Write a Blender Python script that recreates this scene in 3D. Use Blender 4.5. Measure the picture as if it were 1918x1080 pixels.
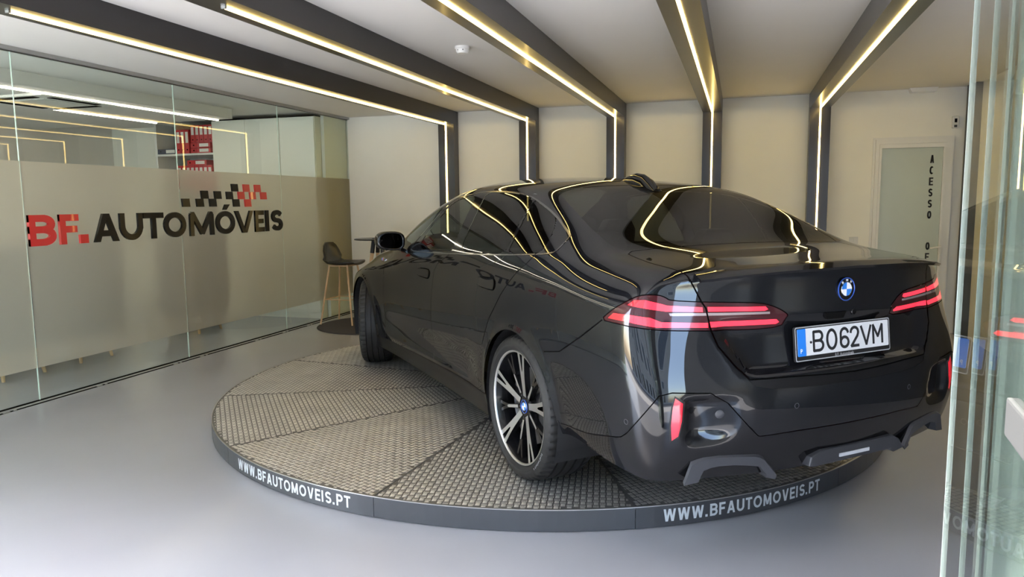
import bpy, bmesh, math, random
import numpy as np
from mathutils import Vector, Matrix
from mathutils.bvhtree import BVHTree
S = bpy.context.scene
for o in list(bpy.data.objects): bpy.data.objects.remove(o)
C = bpy.context.collection
random.seed(7)

# ---------------- camera ----------------
cam_d = bpy.data.cameras.new('camera'); cam = bpy.data.objects.new('camera', cam_d); C.objects.link(cam)
CR = Vector((0.9552004, 0.29576303, -0.01079002)); CU = Vector((-0.02413184, 0.11416925, 0.99316818)); CF = Vector((-0.29497432, 0.94841426, -0.11619182))
cam.matrix_world = Matrix(((CR.x, CU.x, -CF.x, 0), (CR.y, CU.y, -CF.y, 0), (CR.z, CU.z, -CF.z, 1.4524), (0, 0, 0, 1)))
cam_d.sensor_width = 36; cam_d.sensor_fit = 'HORIZONTAL'; cam_d.lens = 1367.5/1918*36; cam_d.clip_start = 0.02
S.camera = cam
S.view_settings.view_transform = 'Standard'; S.view_settings.look = 'None'; S.view_settings.gamma = 1
S.view_settings.use_curve_mapping = False
EXPOSURE = 2.12
S.view_settings.exposure = EXPOSURE
S.cycles.transparent_max_bounces = 40   # many panes of glass stand one behind the other
# ---------------- daylight ----------------
w = bpy.data.worlds.new('world'); S.world = w; w.use_nodes = True; nt = w.node_tree
sky = nt.nodes.new('ShaderNodeTexSky'); sky.sky_type = 'NISHITA'; sky.sun_disc = False; sky.sun_elevation = math.radians(52); sky.sun_rotation = math.radians(223)
sky.air_density = 1.0; sky.dust_density = 2.0; sky.ozone_density = 1.0
nt.links.new(sky.outputs[0], nt.nodes['Background'].inputs['Color']); nt.nodes['Background'].inputs['Strength'].default_value = .66
sun_d = bpy.data.lights.new('sun', 'SUN'); sun_d.energy = 8; sun_d.angle = math.radians(.6); sun_d.color = (1, .95, .88)
sun = bpy.data.objects.new('sun', sun_d); C.objects.link(sun)
SUNV = Vector((-.42, -.45, .79)).normalized()          # direction towards the sun: outside, high, front left
sun.rotation_euler = SUNV.to_track_quat('Z', 'Y').to_euler()
# ---------------- helpers ----------------
def mat(name, col, rough=.5, metal=0, coat=0, coat_rough=.03, emit=None, estr=0, spec=.5, var=0, vscale=8, bump=0, bscale=60, ior=1.5):
    m = bpy.data.materials.new(name); m.use_nodes = True; nt = m.node_tree; b = nt.nodes['Principled BSDF']
    b.inputs['Base Color'].default_value = (*col, 1); b.inputs['Roughness'].default_value = rough; b.inputs['Metallic'].default_value = metal
    b.inputs['Coat Weight'].default_value = coat; b.inputs['Coat Roughness'].default_value = coat_rough
    b.inputs['Specular IOR Level'].default_value = spec; b.inputs['IOR'].default_value = ior
    if emit: b.inputs['Emission Color'].default_value = (*emit, 1); b.inputs['Emission Strength'].default_value = estr
    if var or bump:
        tc = nt.nodes.new('ShaderNodeTexCoord')
    if var:
        n = nt.nodes.new('ShaderNodeTexNoise'); n.inputs['Scale'].default_value = vscale; n.inputs['Detail'].default_value = 4
        nt.links.new(tc.outputs['Object'], n.inputs['Vector'])
        r = nt.nodes.new('ShaderNodeValToRGB'); r.color_ramp.elements[0].position = .3; r.color_ramp.elements[1].position = .7
        r.color_ramp.elements[0].color = (*[c*(1-var) for c in col], 1); r.color_ramp.elements[1].color = (*[min(1, c*(1+var)) for c in col], 1)
        nt.links.new(n.outputs['Fac'], r.inputs['Fac']); nt.links.new(r.outputs['Color'], b.inputs['Base Color'])
    if bump:
        n2 = nt.nodes.new('ShaderNodeTexNoise'); n2.inputs['Scale'].default_value = bscale
        nt.links.new(tc.outputs['Object'], n2.inputs['Vector'])
        bp = nt.nodes.new('ShaderNodeBump'); bp.inputs['Strength'].default_value = bump; bp.inputs['Distance'].default_value = .01
        nt.links.new(n2.outputs['Fac'], bp.inputs['Height']); nt.links.new(bp.outputs['Normal'], b.inputs['Normal'])
    return m
def glass_mat(name, tint=(1,1,1), ior=1.5, rough=0.0, refl=1.0):
    """thin pane: straight-through transmission plus a Fresnel reflection"""
    m = bpy.data.materials.new(name); m.use_nodes = True; nt = m.node_tree; nt.nodes.clear()
    out = nt.nodes.new('ShaderNodeOutputMaterial'); mix = nt.nodes.new('ShaderNodeMixShader')
    tr = nt.nodes.new('ShaderNodeBsdfTransparent'); tr.inputs['Color'].default_value = (*tint, 1)
    gl = nt.nodes.new('ShaderNodeBsdfGlossy'); gl.inputs['Roughness'].default_value = rough
    fr = nt.nodes.new('ShaderNodeFresnel'); fr.inputs['IOR'].default_value = ior
    mu = nt.nodes.new('ShaderNodeMath'); mu.operation = 'MULTIPLY'; mu.inputs[1].default_value = refl; mu.use_clamp = True
    ge = nt.nodes.new('ShaderNodeNewGeometry'); bf = nt.nodes.new('ShaderNodeMath'); bf.operation = 'SUBTRACT'; bf.inputs[0].default_value = 1
    m2 = nt.nodes.new('ShaderNodeMath'); m2.operation = 'MULTIPLY'
    nt.links.new(ge.outputs['Backfacing'], bf.inputs[1]); nt.links.new(fr.outputs[0], mu.inputs[0]); nt.links.new(mu.outputs[0], m2.inputs[0]); nt.links.new(bf.outputs[0], m2.inputs[1])
    nt.links.new(m2.outputs[0], mix.inputs[0])
    nt.links.new(tr.outputs[0], mix.inputs[1]); nt.links.new(gl.outputs[0], mix.inputs[2]); nt.links.new(mix.outputs[0], out.inputs[0])
    return m
def link(name, me, m=None, parent=None, loc=None, smooth=False):
    if m is not None and not me.materials:
        me.materials.append(m)
    o = bpy.data.objects.new(name, me); C.objects.link(o)
    if parent: o.parent = parent
    if loc: o.location = loc
    if smooth:
        me.polygons.foreach_set('use_smooth', [True]*len(me.polygons))
    return o
def mesh(V, F, name='m'):
    me = bpy.data.meshes.new(name); me.from_pydata([tuple(v) for v in V], [], F); me.update(); return me
def empty(name, loc=(0,0,0), rz=0):
    o = bpy.data.objects.new(name, None); C.objects.link(o); o.location = loc; o.rotation_euler = (0, 0, rz); o.empty_display_size = .1; return o
def tag(o, label=None, cat=None, group=None, kind=None):
    if label: o['label'] = label
    if cat: o['category'] = cat
    if group: o['group'] = group
    if kind: o['kind'] = kind
    return o
class MB:
    """collects simple solids into one mesh"""
    def __init__(s): s.V = []; s.F = []
    def add(s, V, F):
        n = len(s.V); s.V += [tuple(v) for v in V]; s.F += [tuple(i+n for i in f) for f in F]; return s
    def box(s, a, b):
        x0,y0,z0 = a; x1,y1,z1 = b
        return s.add([(x0,y0,z0),(x1,y0,z0),(x1,y1,z0),(x0,y1,z0),(x0,y0,z1),(x1,y0,z1),(x1,y1,z1),(x0,y1,z1)],
            [(0,3,2,1),(4,5,6,7),(0,1,5,4),(1,2,6,5),(2,3,7,6),(3,0,4,7)])
    def tube(s, a, b, r, r2=None, n=12, cap=True):
        a = Vector(a); b = Vector(b); r2 = r if r2 is None else r2; d = (b-a).normalized()
        u = d.orthogonal().normalized(); w = d.cross(u); V = []; F = []
        for i in range(n):
            t = 2*math.pi*i/n; e = u*math.cos(t)+w*math.sin(t); V += [a+e*r, b+e*r2]
        for i in range(n):
            j = (i+1) % n; F.append((2*i, 2*j, 2*j+1, 2*i+1))
        if cap: F += [tuple(2*i for i in range(n))[::-1], tuple(2*i+1 for i in range(n))]
        return s.add(V, F)
    def lathe(s, prof, n=48, axis='z', c=(0,0,0), closed=False):
        """prof: (r, h) pairs"""
        V = []; F = []; m = len(prof)
        for i in range(n):
            t = 2*math.pi*i/n
            for r, h in prof:
                p = (r*math.cos(t), r*math.sin(t), h)
                if axis == 'y': p = (p[0], h, p[1])
                if axis == 'x': p = (h, p[0], p[1])
                V.append((p[0]+c[0], p[1]+c[1], p[2]+c[2]))
        for i in range(n):
            j = (i+1) % n
            for k in range(m if closed else m-1):
                k2 = (k+1) % m; q = (i*m+k, j*m+k, j*m+k2, i*m+k2)
                F.append(q if axis != 'y' else q[::-1])
        return s.add(V, F)
    def prism(s, P, a, b, f=lambda u, v, w: (u, v, w)):
        """polygon P (u,v) extruded in w from a to b"""
        n = len(P); V = [f(u, v, a) for u, v in P]+[f(u, v, b) for u, v in P]
        return s.add(V, [tuple(range(n))[::-1], tuple(range(n, 2*n))]+[(i, (i+1) % n, (i+1) % n+n, i+n) for i in range(n)])
    def sweep(s, path, sec, up=(0,0,1)):
        """section (a,b) swept along path: a across, b up"""
        up = Vector(up); P = [Vector(p) for p in path]; n = len(P); m = len(sec); V = []; F = []
        for i, p in enumerate(P):
            d = (P[min(i+1, n-1)]-P[max(i-1, 0)]).normalized(); a = d.cross(up).normalized(); b = a.cross(d)
            V += [p+a*q[0]+b*q[1] for q in sec]
        for i in range(n-1):
            for k in range(m): F.append((i*m+k, i*m+(k+1) % m, (i+1)*m+(k+1) % m, (i+1)*m+k))
        F += [tuple(range(m))[::-1], tuple((n-1)*m+k for k in range(m))]
        return s.add(V, F)
    def build(s, name, m, parent=None, loc=None, smooth=False, bevel=0):
        me = mesh(s.V, s.F, name)
        bm = bmesh.new(); bm.from_mesh(me)
        if bevel: bmesh.ops.bevel(bm, geom=[e for e in bm.edges if e.calc_face_angle(0) > .5], offset=bevel, segments=2, affect='EDGES', profile=.6)
        bmesh.ops.recalc_face_normals(bm, faces=bm.faces); bm.to_mesh(me); bm.free()
        o = link(name, me, m, parent, loc, smooth)
        if smooth:
            try: me.set_sharp_from_angle(angle=math.radians(40))
            except Exception: pass
        return o
def box(name, a, b, m, parent=None, bevel=0): return MB().box(a, b).build(name, m, parent, bevel=bevel)
_tc = {}
def text_mesh(txt, size=1, ext=0, off=0, align='CENTER'):
    k = (txt, size, ext, off, align)
    if k in _tc: return _tc[k]
    cu = bpy.data.curves.new('t', 'FONT'); cu.body = txt; cu.size = size; cu.extrude = ext; cu.offset = off; cu.align_x = align; cu.resolution_u = 5
    o = bpy.data.objects.new('t', cu); C.objects.link(o)
    bpy.context.view_layer.update(); dg = bpy.context.evaluated_depsgraph_get()
    me = bpy.data.meshes.new_from_object(o.evaluated_get(dg)); bpy.data.objects.remove(o)
    _tc[k] = me; return me
def verts(me):
    co = np.empty(len(me.vertices)*3); me.vertices.foreach_get('co', co); return co.reshape(-1, 3)
def fit_letter(ch, w, h, ext=0, bold=0.0, y0=0.0):
    """letter mesh scaled to width w and height h, lower left corner at 0,y0"""
    me = text_mesh(ch, 1, 0, bold).copy(); co = verts(me); a = co.min(0); b = co.max(0)
    co[:,0] = (co[:,0]-a[0])/(b[0]-a[0])*w; co[:,1] = y0+(co[:,1]-a[1])/(b[1]-a[1])*h; co[:,2] = 0
    if ext:
        n = len(co); F = [tuple(p.vertices) for p in me.polygons]
        ec = {}
        for f in F:
            for i in range(len(f)):
                e = (f[i], f[(i+1) % len(f)]); ec[e] = 1
        bd = [e for e in ec if (e[1], e[0]) not in ec]
        c2 = co.copy(); c2[:,2] = ext
        V = np.vstack([c2, co]); FF = F+[tuple(i+n for i in f[::-1]) for f in F]+[(b_, a_, a_+n, b_+n) for a_, b_ in bd]
        return mesh(V, FF)
    me.vertices.foreach_set('co', co.ravel()); me.update(); return me

def _arc(cx, cy, rx, ry, a0, a1, n=14): return [(cx+rx*math.cos(math.radians(a0+(a1-a0)*i/n)), cy+ry*math.sin(math.radians(a0+(a1-a0)*i/n))) for i in range(n+1)]
def strokes(ch, w, h, p):
    """centre lines of a sans capital in a w x h box, p = half pen"""
    l, r, b, t, c, m = p, w-p, p, h-p, w/2, h/2
    E = {'C': [_arc(c, m, c-p, m-p, 48, 312, 24)], 'N': [[(l,0),(l,h)], [(r,0),(r,h)], [(l,h+p),(r,-p)]],
     'I': [[(c,0),(c,h)]], 'T': [[(0,t),(w,t)], [(c,0),(c,t)]], 'L': [[(l,h),(l,b),(w,b)]],
     'F': [[(l,0),(l,t),(w,t)], [(l,m),(w*.9,m)]], 'E': [[(w,t),(l,t),(l,b),(w,b)], [(l,m),(w*.92,m)]],
     'A': [[(p*1.05,-p),(c,h+p*.6)], [(w-p*1.05,-p),(c,h+p*.6)], [(w*.2,h*.30),(w*.8,h*.30)]],
     'V': [[(p*1.05,h+p),(c,-p*.6)], [(w-p*1.05,h+p),(c,-p*.6)]],
     'W': [[(p,h+p),(w*.27,-p*.4)], [(w*.27,-p*.4),(c,h)], [(c,h),(w*.73,-p*.4)], [(w*.73,-p*.4),(w-p,h+p)]],
     'M': [[(l+p*.25,-p),(l+p*.4,t)], [(r-p*.25,-p),(r-p*.4,t)], [(l+p*.4,t+p),(c,h*.10)], [(r-p*.4,t+p),(c,h*.10)]],
     'O': [_arc(c, m, c-p, m-p, 90, 450, 30)], 'U': [[(l,h),(l,c)]+_arc(c, c, c-p, c-p, 180, 360)+[(r,h)]],
     'B': [[(c,m*1.04),(l,m*1.04),(l,t),(c,t)]+_arc(c*1.05, (t+m*1.04)/2, (c-p)*.86, (t-m*1.04)/2, 90, -90)+[(c,m*1.04)], [(l,m*1.04),(l,b),(c,b)]+_arc(c, (b+m*1.04)/2, c-p, (m*1.04-b)/2, -90, 90)],
     'P': [[(l,0),(l,t),(c,t)]+_arc(c, (t+m*.9)/2, c-p, (t-m*.9)/2, 90, -90)+[(l,m*.9)]],
     'S': [_arc(c, t-(h-2*p)/4, c-p, (h-2*p)/4, 22, 270)+_arc(c, b+(h-2*p)/4, c-p, (h-2*p)/4, 90, -158)]}
    return E[ch]
def clip_poly(P, lo, hi):
    for s_, lim in ((1, lo), (-1, hi)):
        out = []
        for a, b in zip(P, P[1:]+P[:1]):
            ia = s_*(a[1]-lim) >= 0; ib = s_*(b[1]-lim) >= 0
            if ia: out.append(a)
            if ia != ib: t = (lim-a[1])/(b[1]-a[1]); out.append((a[0]+t*(b[0]-a[0]), lim))
        P = out
        if not P: return P
    return P
def stroke_letter(ch, w, h, pen, ext=0.0, y0=0.0):
    b_ = MB(); p = pen/2; F2 = []
    if ch == '.': Q = [[(0,0),(w,0),(w,h),(0,h)]]
    else:
        Q = []
        for L in strokes(ch, w, h, p):
            n = len(L); short = n > 10
            for i, (a, c) in enumerate(zip(L, L[1:])):
                d = Vector((c[0]-a[0], c[1]-a[1]))
                if d.length < 1e-7: continue
                L_ = d.length; d /= L_; nx, ny = -d.y*p, d.x*p; k = p if L_ > pen*.9 else p*.25
                e0 = d*(k if i > 0 and L_ > pen*.9 else (0 if i == 0 else k)); e1 = d*(k if i < n-2 else 0)
                q = clip_poly([(a[0]-e0.x-nx, a[1]-e0.y-ny), (c[0]+e1.x-nx, c[1]+e1.y-ny), (c[0]+e1.x+nx, c[1]+e1.y+ny), (a[0]-e0.x+nx, a[1]-e0.y+ny)], 0, h)
                if len(q) > 2: Q.append(q)
    if ext:
        for i, q in enumerate(Q): b_.prism([(u, v+y0) for u, v in q], 0, ext+.00002*i)
        return mesh(b_.V, b_.F)
    for q in Q:
        # subdivide long pieces a little so that they can be bent
        b_.add([(u, v+y0, 0) for u, v in q], [tuple(range(len(q)))])
    return mesh(b_.V, b_.F)
# ---------------- car body surface ----------------
def ip(x, xs, ys):
    xs = np.asarray(xs, float); ys = np.asarray(ys, float); x = np.asarray(x, float)
    h = np.diff(xs); d = np.diff(ys)/h; m = np.zeros_like(ys)
    for i in range(1, len(xs)-1):
        if d[i-1]*d[i] > 0:
            w1 = 2*h[i]+h[i-1]; w2 = h[i]+2*h[i-1]; m[i] = (w1+w2)/(w1/d[i-1]+w2/d[i])
    m[0] = d[0]; m[-1] = d[-1]
    xx = np.clip(x, xs[0], xs[-1]); k = np.clip(np.searchsorted(xs, xx)-1, 0, len(h)-1); t = (xx-xs[k])/h[k]
    return ys[k]*(1+2*t)*(1-t)**2 + m[k]*h[k]*t*(1-t)**2 + ys[k+1]*t*t*(3-2*t) + m[k+1]*h[k]*t*t*(t-1)
def smooth01(x): 
    x = np.clip(x, 0, 1); return x*x*(3-2*x)
K_W = ([-.90,-.75,-.6,-.3,0,.4,.8,1.5,2.2,2.7,3.0,3.3,3.6,3.75], [.895,.922,.936,.946,.95,.942,.928,.922,.925,.94,.945,.93,.87,.78])
K_ZB = ([-.90,-.6,-.3,0,.8,1.6,2.2,2.6,3.0,3.4,3.75], [1.025,1.062,1.088,1.085,1.045,1.0,.965,.93,.885,.81,.70])
K_YB = ([-.90,-.6,-.3,0,.8,1.6,2.2,2.6,3.0,3.4,3.75], [.835,.852,.872,.888,.888,.882,.868,.845,.82,.76,.64])
K_ZS = ([-.9,-.7,-.42,-.30,.30,.42,3.75], [.295,.31,.345,.30,.20,.19,.19])
K_YR = ([-1.0,-.5,-.3,-.1,.2,.5,1.1,1.5,1.8,2.1,2.4,2.7,3.1,3.5,3.8], [.675,.71,.692,.672,.65,.64,.635,.64,.665,.70,.74,.73,.70,.62,.5])
K_ZR = ([-1.0,-.5,-.3,-.1,.2,.5,1.1,1.5,1.8,2.1,2.4,2.7,3.1,3.5,3.8], [1.075,1.125,1.208,1.296,1.398,1.434,1.445,1.41,1.335,1.22,1.06,1.0,.94,.85,.74])
K_ZC = ([-1.1,-1.0,-.8,-.56,-.47,-.2,.05,.27,.6,.9,1.2,1.5,1.75,2.1,2.45,2.6,2.8,3.2,3.6,3.8], [1.098,1.102,1.115,1.133,1.156,1.268,1.367,1.440,1.484,1.503,1.508,1.49,1.435,1.29,1.13,1.06,1.035,.975,.88,.79])
T = np.array([0,.06,.15,.27,.4,.5,.6,.7,.8,.88,.94,1.0])
FJ = np.array([1,.95,.90,.86,.82,.60,.40,.20,0])
def rear_x(y, z):
    """outer rear skin without the plate recess"""
    a = ip(z, [.30,.36,.45,.55,.62,.70,.80,.90,.98,1.05,1.10], [-1.10,-1.125,-1.145,-1.158,-1.158,-1.142,-1.12,-1.10,-1.09,-1.082,-1.088])
    return a + ip(z,[.5,.75,1.05],[.215,.24,.29])*np.abs(y)**2.1
def car_cage():
    xs = np.concatenate([[-.86,-.80,-.74], np.arange(-.66, 3.60, .095), [3.64,3.72]])
    NI, NK, NJ = len(xs), len(T), len(FJ); V = {}; P = []
    def add(key, p):
        V[key] = len(P); P.append(p)
    for i, x in enumerate(xs):
        W = float(ip(x, *K_W)); zb = float(ip(x, *K_ZB)); yb = float(ip(x, *K_YB)); zs = float(ip(x, *K_ZS))
        cabin = 1.0 if .3 < x < 2.6 else 0.0
        prof = ip(T, T, [W-.055, W-.035, W-.02, W-.010, W-.004, W-.001, W, W-.003, W-.010, W-.022, (W+yb)/2-.006, yb])
        for k, t in enumerate(T):
            xx = x
            if i < 4: xx = x - [.055,.045,.03,.012][i]*float(smooth01((.85-t)/.5)) - [.015,.01,.005,0][i]*float(t<.95)
            add(('s', i, k), (xx, float(prof[k]), zs+t*(zb-zs)))
    xl = lambda y: -1.088+.29*abs(y)**2.1
    xf = lambda y: 3.87-.30*abs(y)**2.3
    for i, x in enumerate(xs):
        yb = float(ip(x, *K_YB)); zb = float(ip(x, *K_ZB))
        wr = max(0, 1-(x-xs[0])/.75)**1.6; wf = max(0, 1-(xs[-1]-x)/.9)**1.6
        cab = float(ip(x, [-.75,-.35,.0,2.2,2.6,3.7],[0,.55,1,1,0,0]))
        for j in range(1, NJ):
            def base(xq):
                yr = float(ip(xq, *K_YR)); zr = float(ip(xq, *K_ZR)); zc = float(ip(xq, *K_ZC))
                if j <= 4:
                    # window / haunch flank between shoulder and roof rail
                    s = [0, .10, .42, .74, 1.0][j]; s2 = [0, .25, .5, .75, 1.0][j]; s = s*cab+s2*(1-cab)
                    y = yb+(yr-yb)*s; z = zb+(zr-zb)*s
                    bul = math.sin(math.pi*s)*(.022*cab+.012*(1-cab)); y += bul*.8; z += bul*.6
                    if j == 1: y += .004*cab; z -= .004*cab
                else:
                    f = FJ[j]/FJ[4]; y = yr*f; z = zr+(zc-zr)*(1-f**2.3)
                return y, z
            y, z = base(x)
            if i == 0:
                y = float(ip(xs[0], *K_YB))*FJ[j]
            xx = x + wr*(xl(y)-xl(float(ip(xs[0], *K_YB)))) + wf*(xf(y)-xf(.70))
            if wr > 0 or wf > 0:
                y2, z2 = base(max(xx, -1.0)) if i else base(-1.0)
                z = z2
                if i: y = y2
                if i == 0: z = float(ip(y, [0,.3,.6,.75,.85], [1.098,1.096,1.082,1.058,1.03]))
            if i == 0: xx = xl(y)
            add(('t', i, j), (xx, y, z))
    # rear & front faces
    for e, i in (('r', 0), ('f', NI-1)):
        zs = float(ip(xs[i], *K_ZS)); Y = [P[V[('s', i, k)]][1] for k in range(NK)]
        for j in range(1, NJ):
            zt = P[V[('t', i, j)]][2]
            for k in range(NK-1):
                t = T[k]; y = Y[k]*FJ[j]; z = zs+t*(zt-zs)
                if e == 'r': x = float(rear_x(y, z))
                else: x = 3.86-.28*abs(y)**2.3 - .10*max(0, (t-.6)/.4)**2 + .02*math.sin(math.pi*t)
                add((e, j, k), (x, y, z))
    F = []
    g = lambda *q: V[q]
    for i in range(NI-1):
        for k in range(NK-1): F.append((g('s', i, k), g('s', i, k+1), g('s', i+1, k+1), g('s', i+1, k)))
        for j in range(NJ-1):
            a = ('s', i, NK-1) if j == 0 else ('t', i, j); b = ('s', i+1, NK-1) if j == 0 else ('t', i+1, j)
            F.append((V[a], V[('t', i, j+1)], V[('t', i+1, j+1)], V[b]))
    def q(e, i, j, k):
        if j == 0: return V[('s', i, k)]
        if k == NK-1: return V[('t', i, j)]
        return V[(e, j, k)]
    for e, i in (('r', 0), ('f', NI-1)):
        for j in range(NJ-1):
            for k in range(NK-1):
                f = (q(e, i, j, k), q(e, i, j+1, k), q(e, i, j+1, k+1), q(e, i, j, k+1))
                F.append(f if e == 'r' else f[::-1])
    # mirror
    n = len(P); idx = list(range(n)); P2 = list(P)
    for a in range(n):
        if abs(P[a][1]) < 1e-6: idx[a] = a
        else: idx[a] = len(P2); P2.append((P[a][0], -P[a][1], P[a][2]))
    F2 = F + [tuple(idx[a] for a in f[::-1]) for f in F]
    return P2, F2
def body_displace(co):
    x, y, z = co[:,0].copy(), co[:,1].copy(), co[:,2].copy(); ay = np.abs(y); s = np.sign(y)
    side = smooth01((ay-.72)/.1)*(z < 1.0)
    for cx in (0.0, 2.995):
        r = np.hypot(x-cx, z-.355)
        b = .013*np.exp(-((r-.375)/.035)**2)*side*(z > .2)
        co[:,1] += s*b
    # lower door hollow and sill line
    w = smooth01((x-.45)/.25)*smooth01((2.5-x)/.25)*side
    co[:,1] -= s*w*.012*np.exp(-((z-.45)/.09)**2)
    co[:,1] += s*w*.006*np.exp(-((z-.335)/.03)**2)
    # rear: hollow of the trunk lid round the plate
    rear = (x < -.7)
    inn = smooth01((.53+.12*(z-.70)/.2-ay)/.10)
    up = smooth01((z-.685)/.03)*smooth01((.925-z)/.10)
    co[:,0] += rear*inn*up*.045
    # air outlet hollow behind the reflector, deepest at its outer edge
    u = -(x+ay)/1.41421356
    po = smooth01((u-.186)/.055)*smooth01((.455-.35*np.abs(z-.53)-u)/.20)*smooth01((z-.425)/.075)*smooth01((.632-z)/.035)*(x < -.85)
    co[:,0] += po*.030; co[:,1] -= s*po*.014
    # band under the lamps protrudes gently, lip flick
    co[:,0] -= rear*smooth01((.66-ay)/.1)*.006*np.exp(-((z-1.075)/.015)**2)
    return co
def build_base(levels=3):
    P, F = car_cage()
    me = bpy.data.meshes.new('base'); me.from_pydata(P, [], F); me.update()
    o = bpy.data.objects.new('base', me); C.objects.link(o)
    m = o.modifiers.new('s', 'SUBSURF'); m.levels = levels; m.render_levels = levels; m.boundary_smooth = 'PRESERVE_CORNERS'
    dg = bpy.context.evaluated_depsgraph_get(); dg.update()
    me2 = bpy.data.meshes.new_from_object(o.evaluated_get(dg))
    bpy.data.objects.remove(o)
    n = len(me2.vertices); co = np.empty(n*3); me2.vertices.foreach_get('co', co); co = co.reshape(-1, 3)
    co = body_displace(co); me2.vertices.foreach_set('co', co.ravel()); me2.update()
    return me2
CV = {
    'lamp': [(-0.1354,0.8904),(-0.089,0.9319),(-0.0521,0.9567),(0.0042,0.9897),(0.0449,1.0017),(0.0952,0.9992),(0.1169,0.9909),(0.1341,0.9787),(0.2441,0.9703),(0.3469,0.9661),(0.4547,0.9599),(0.5098,0.9406),(0.5378,0.9225),(0.5541,0.9086),(0.5428,0.8915),(0.5282,0.8601),(0.4105,0.8549),(0.2745,0.8637),(0.1916,0.8667),(0.101,0.8713),(-0.0018,0.8826),(-0.0664,0.8864)],
    'bar1': [(-0.0196,0.9604),(0.0053,0.9797),(0.046,0.9812),(0.108,0.9657),(0.1234,0.9606),(0.2485,0.951),(0.2507,0.9334),(0.1206,0.9385),(0.0747,0.9456),(0.0357,0.9518)],
    'bar2': [(-0.102,0.9014),(-0.0784,0.9236),(-0.0038,0.9247),(0.0684,0.9164),(0.1071,0.9002),(0.2695,0.893),(0.271,0.8756),(0.0929,0.8809),(0.0387,0.8902),(-0.02,0.8992)],
    'bar3': [(0.2659,0.9513),(0.4707,0.9453),(0.4803,0.9342),(0.4673,0.9292),(0.2688,0.9344)],
    'bar4': [(0.2747,0.896),(0.5112,0.8939),(0.5211,0.8812),(0.5103,0.8736),(0.2778,0.8754)],
    'strip': [(0.1322,0.932),(0.4868,0.9249),(0.4871,0.9165),(0.2648,0.9194),(0.1364,0.9224)],
    'trunkgap': [(0.2036,1.0494),(0.2441,0.9703),(0.26,0.9474),(0.2806,0.8634),(0.3082,0.8055),(0.376,0.7254),(0.4241,0.6799),(0.5663,0.6794),(0.7249,0.6733)],
    'lower': [(-0.2099,0.3981),(-0.1226,0.4243),(-0.0436,0.447),(-0.0135,0.4737),(0.1126,0.6376),(0.157,0.6481),(0.2908,0.6397),(0.3521,0.5933),(0.4615,0.459),(0.6122,0.4652),(0.6856,0.4653)],
    'reflector': [(0.1688,0.6281),(0.1954,0.6072),(0.193,0.5427),(0.1808,0.4845),(0.1585,0.4685),(0.156,0.528),(0.1609,0.5929)],
    'seam': [(-0.4559,0.6889),(-0.358,0.713),(-0.2419,0.7984),(-0.1309,0.8889)],
    'dlo': [(0.8128,1.055),(1.7483,1.0171),(1.8831,1.0331),(1.7029,1.1681),(1.5852,1.2892),(1.4849,1.3673),(1.4268,1.3861),(1.1749,1.4044),(1.0361,1.415),(0.7725,1.4128),(0.5274,1.4015),(0.3559,1.3832),(0.1968,1.3494),(0.0659,1.3119),(-0.0247,1.2802),(-0.1092,1.246),(-0.2195,1.1992),(-0.235,1.1885),(-0.2408,1.1558),(-0.2354,1.1244),(-0.1776,1.1122),(-0.0365,1.1025),(0.2316,1.0848)],
    'fglass': [(1.6963,1.04),(1.6288,1.1618),(1.5013,1.2788),(1.4485,1.3561),(1.1609,1.3937),(1.0669,1.3787),(1.0287,1.248),(0.9994,1.0789),(1.0167,1.068),(1.2774,1.054)],
    'rglass': [(0.8584,1.0716),(0.8697,1.168),(0.8882,1.265),(0.9155,1.3534),(0.9463,1.406),(0.7657,1.4103),(0.5211,1.3991),(0.2953,1.3673),(0.2726,1.3242),(0.2584,1.252),(0.2412,1.1724),(0.2318,1.0953),(0.5739,1.0803)],
    'qglass': [(0.2003,1.095),(0.2072,1.1611),(0.2174,1.236),(0.2444,1.3115),(0.2704,1.3627),(0.1413,1.3325),(0.0001,1.288),(-0.0512,1.2569),(-0.0961,1.2113),(-0.1219,1.1624),(-0.1177,1.1204),(-0.0666,1.1119)],
    'gap1': [(2.4668,0.9055),(2.3755,0.7755),(2.3623,0.5924),(2.4021,0.4311),(2.3978,0.3373)],
    'gap2': [(1.0242,1.0406),(1.2031,0.9721),(1.2567,0.9245),(1.2618,0.849),(1.2713,0.7217),(1.2843,0.5919),(1.35,0.4174)],
    'gap3': [(-0.0944,1.1089),(-0.0468,1.0605),(0.0221,1.0136),(0.0869,0.9604),(0.164,0.8942),(0.2416,0.815),(0.3046,0.7554),(0.3771,0.6501),(0.4372,0.5537),(0.4935,0.4659)],
    'sill': [(2.507,0.3022),(1.9002,0.3134),(1.4225,0.3258),(0.9257,0.3357),(0.6487,0.3382),(0.4501,0.326)],
    'tgap_top': [(-0.9551,0.6735),(-0.719,0.673),(-0.456,0.6237)],
}
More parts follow.
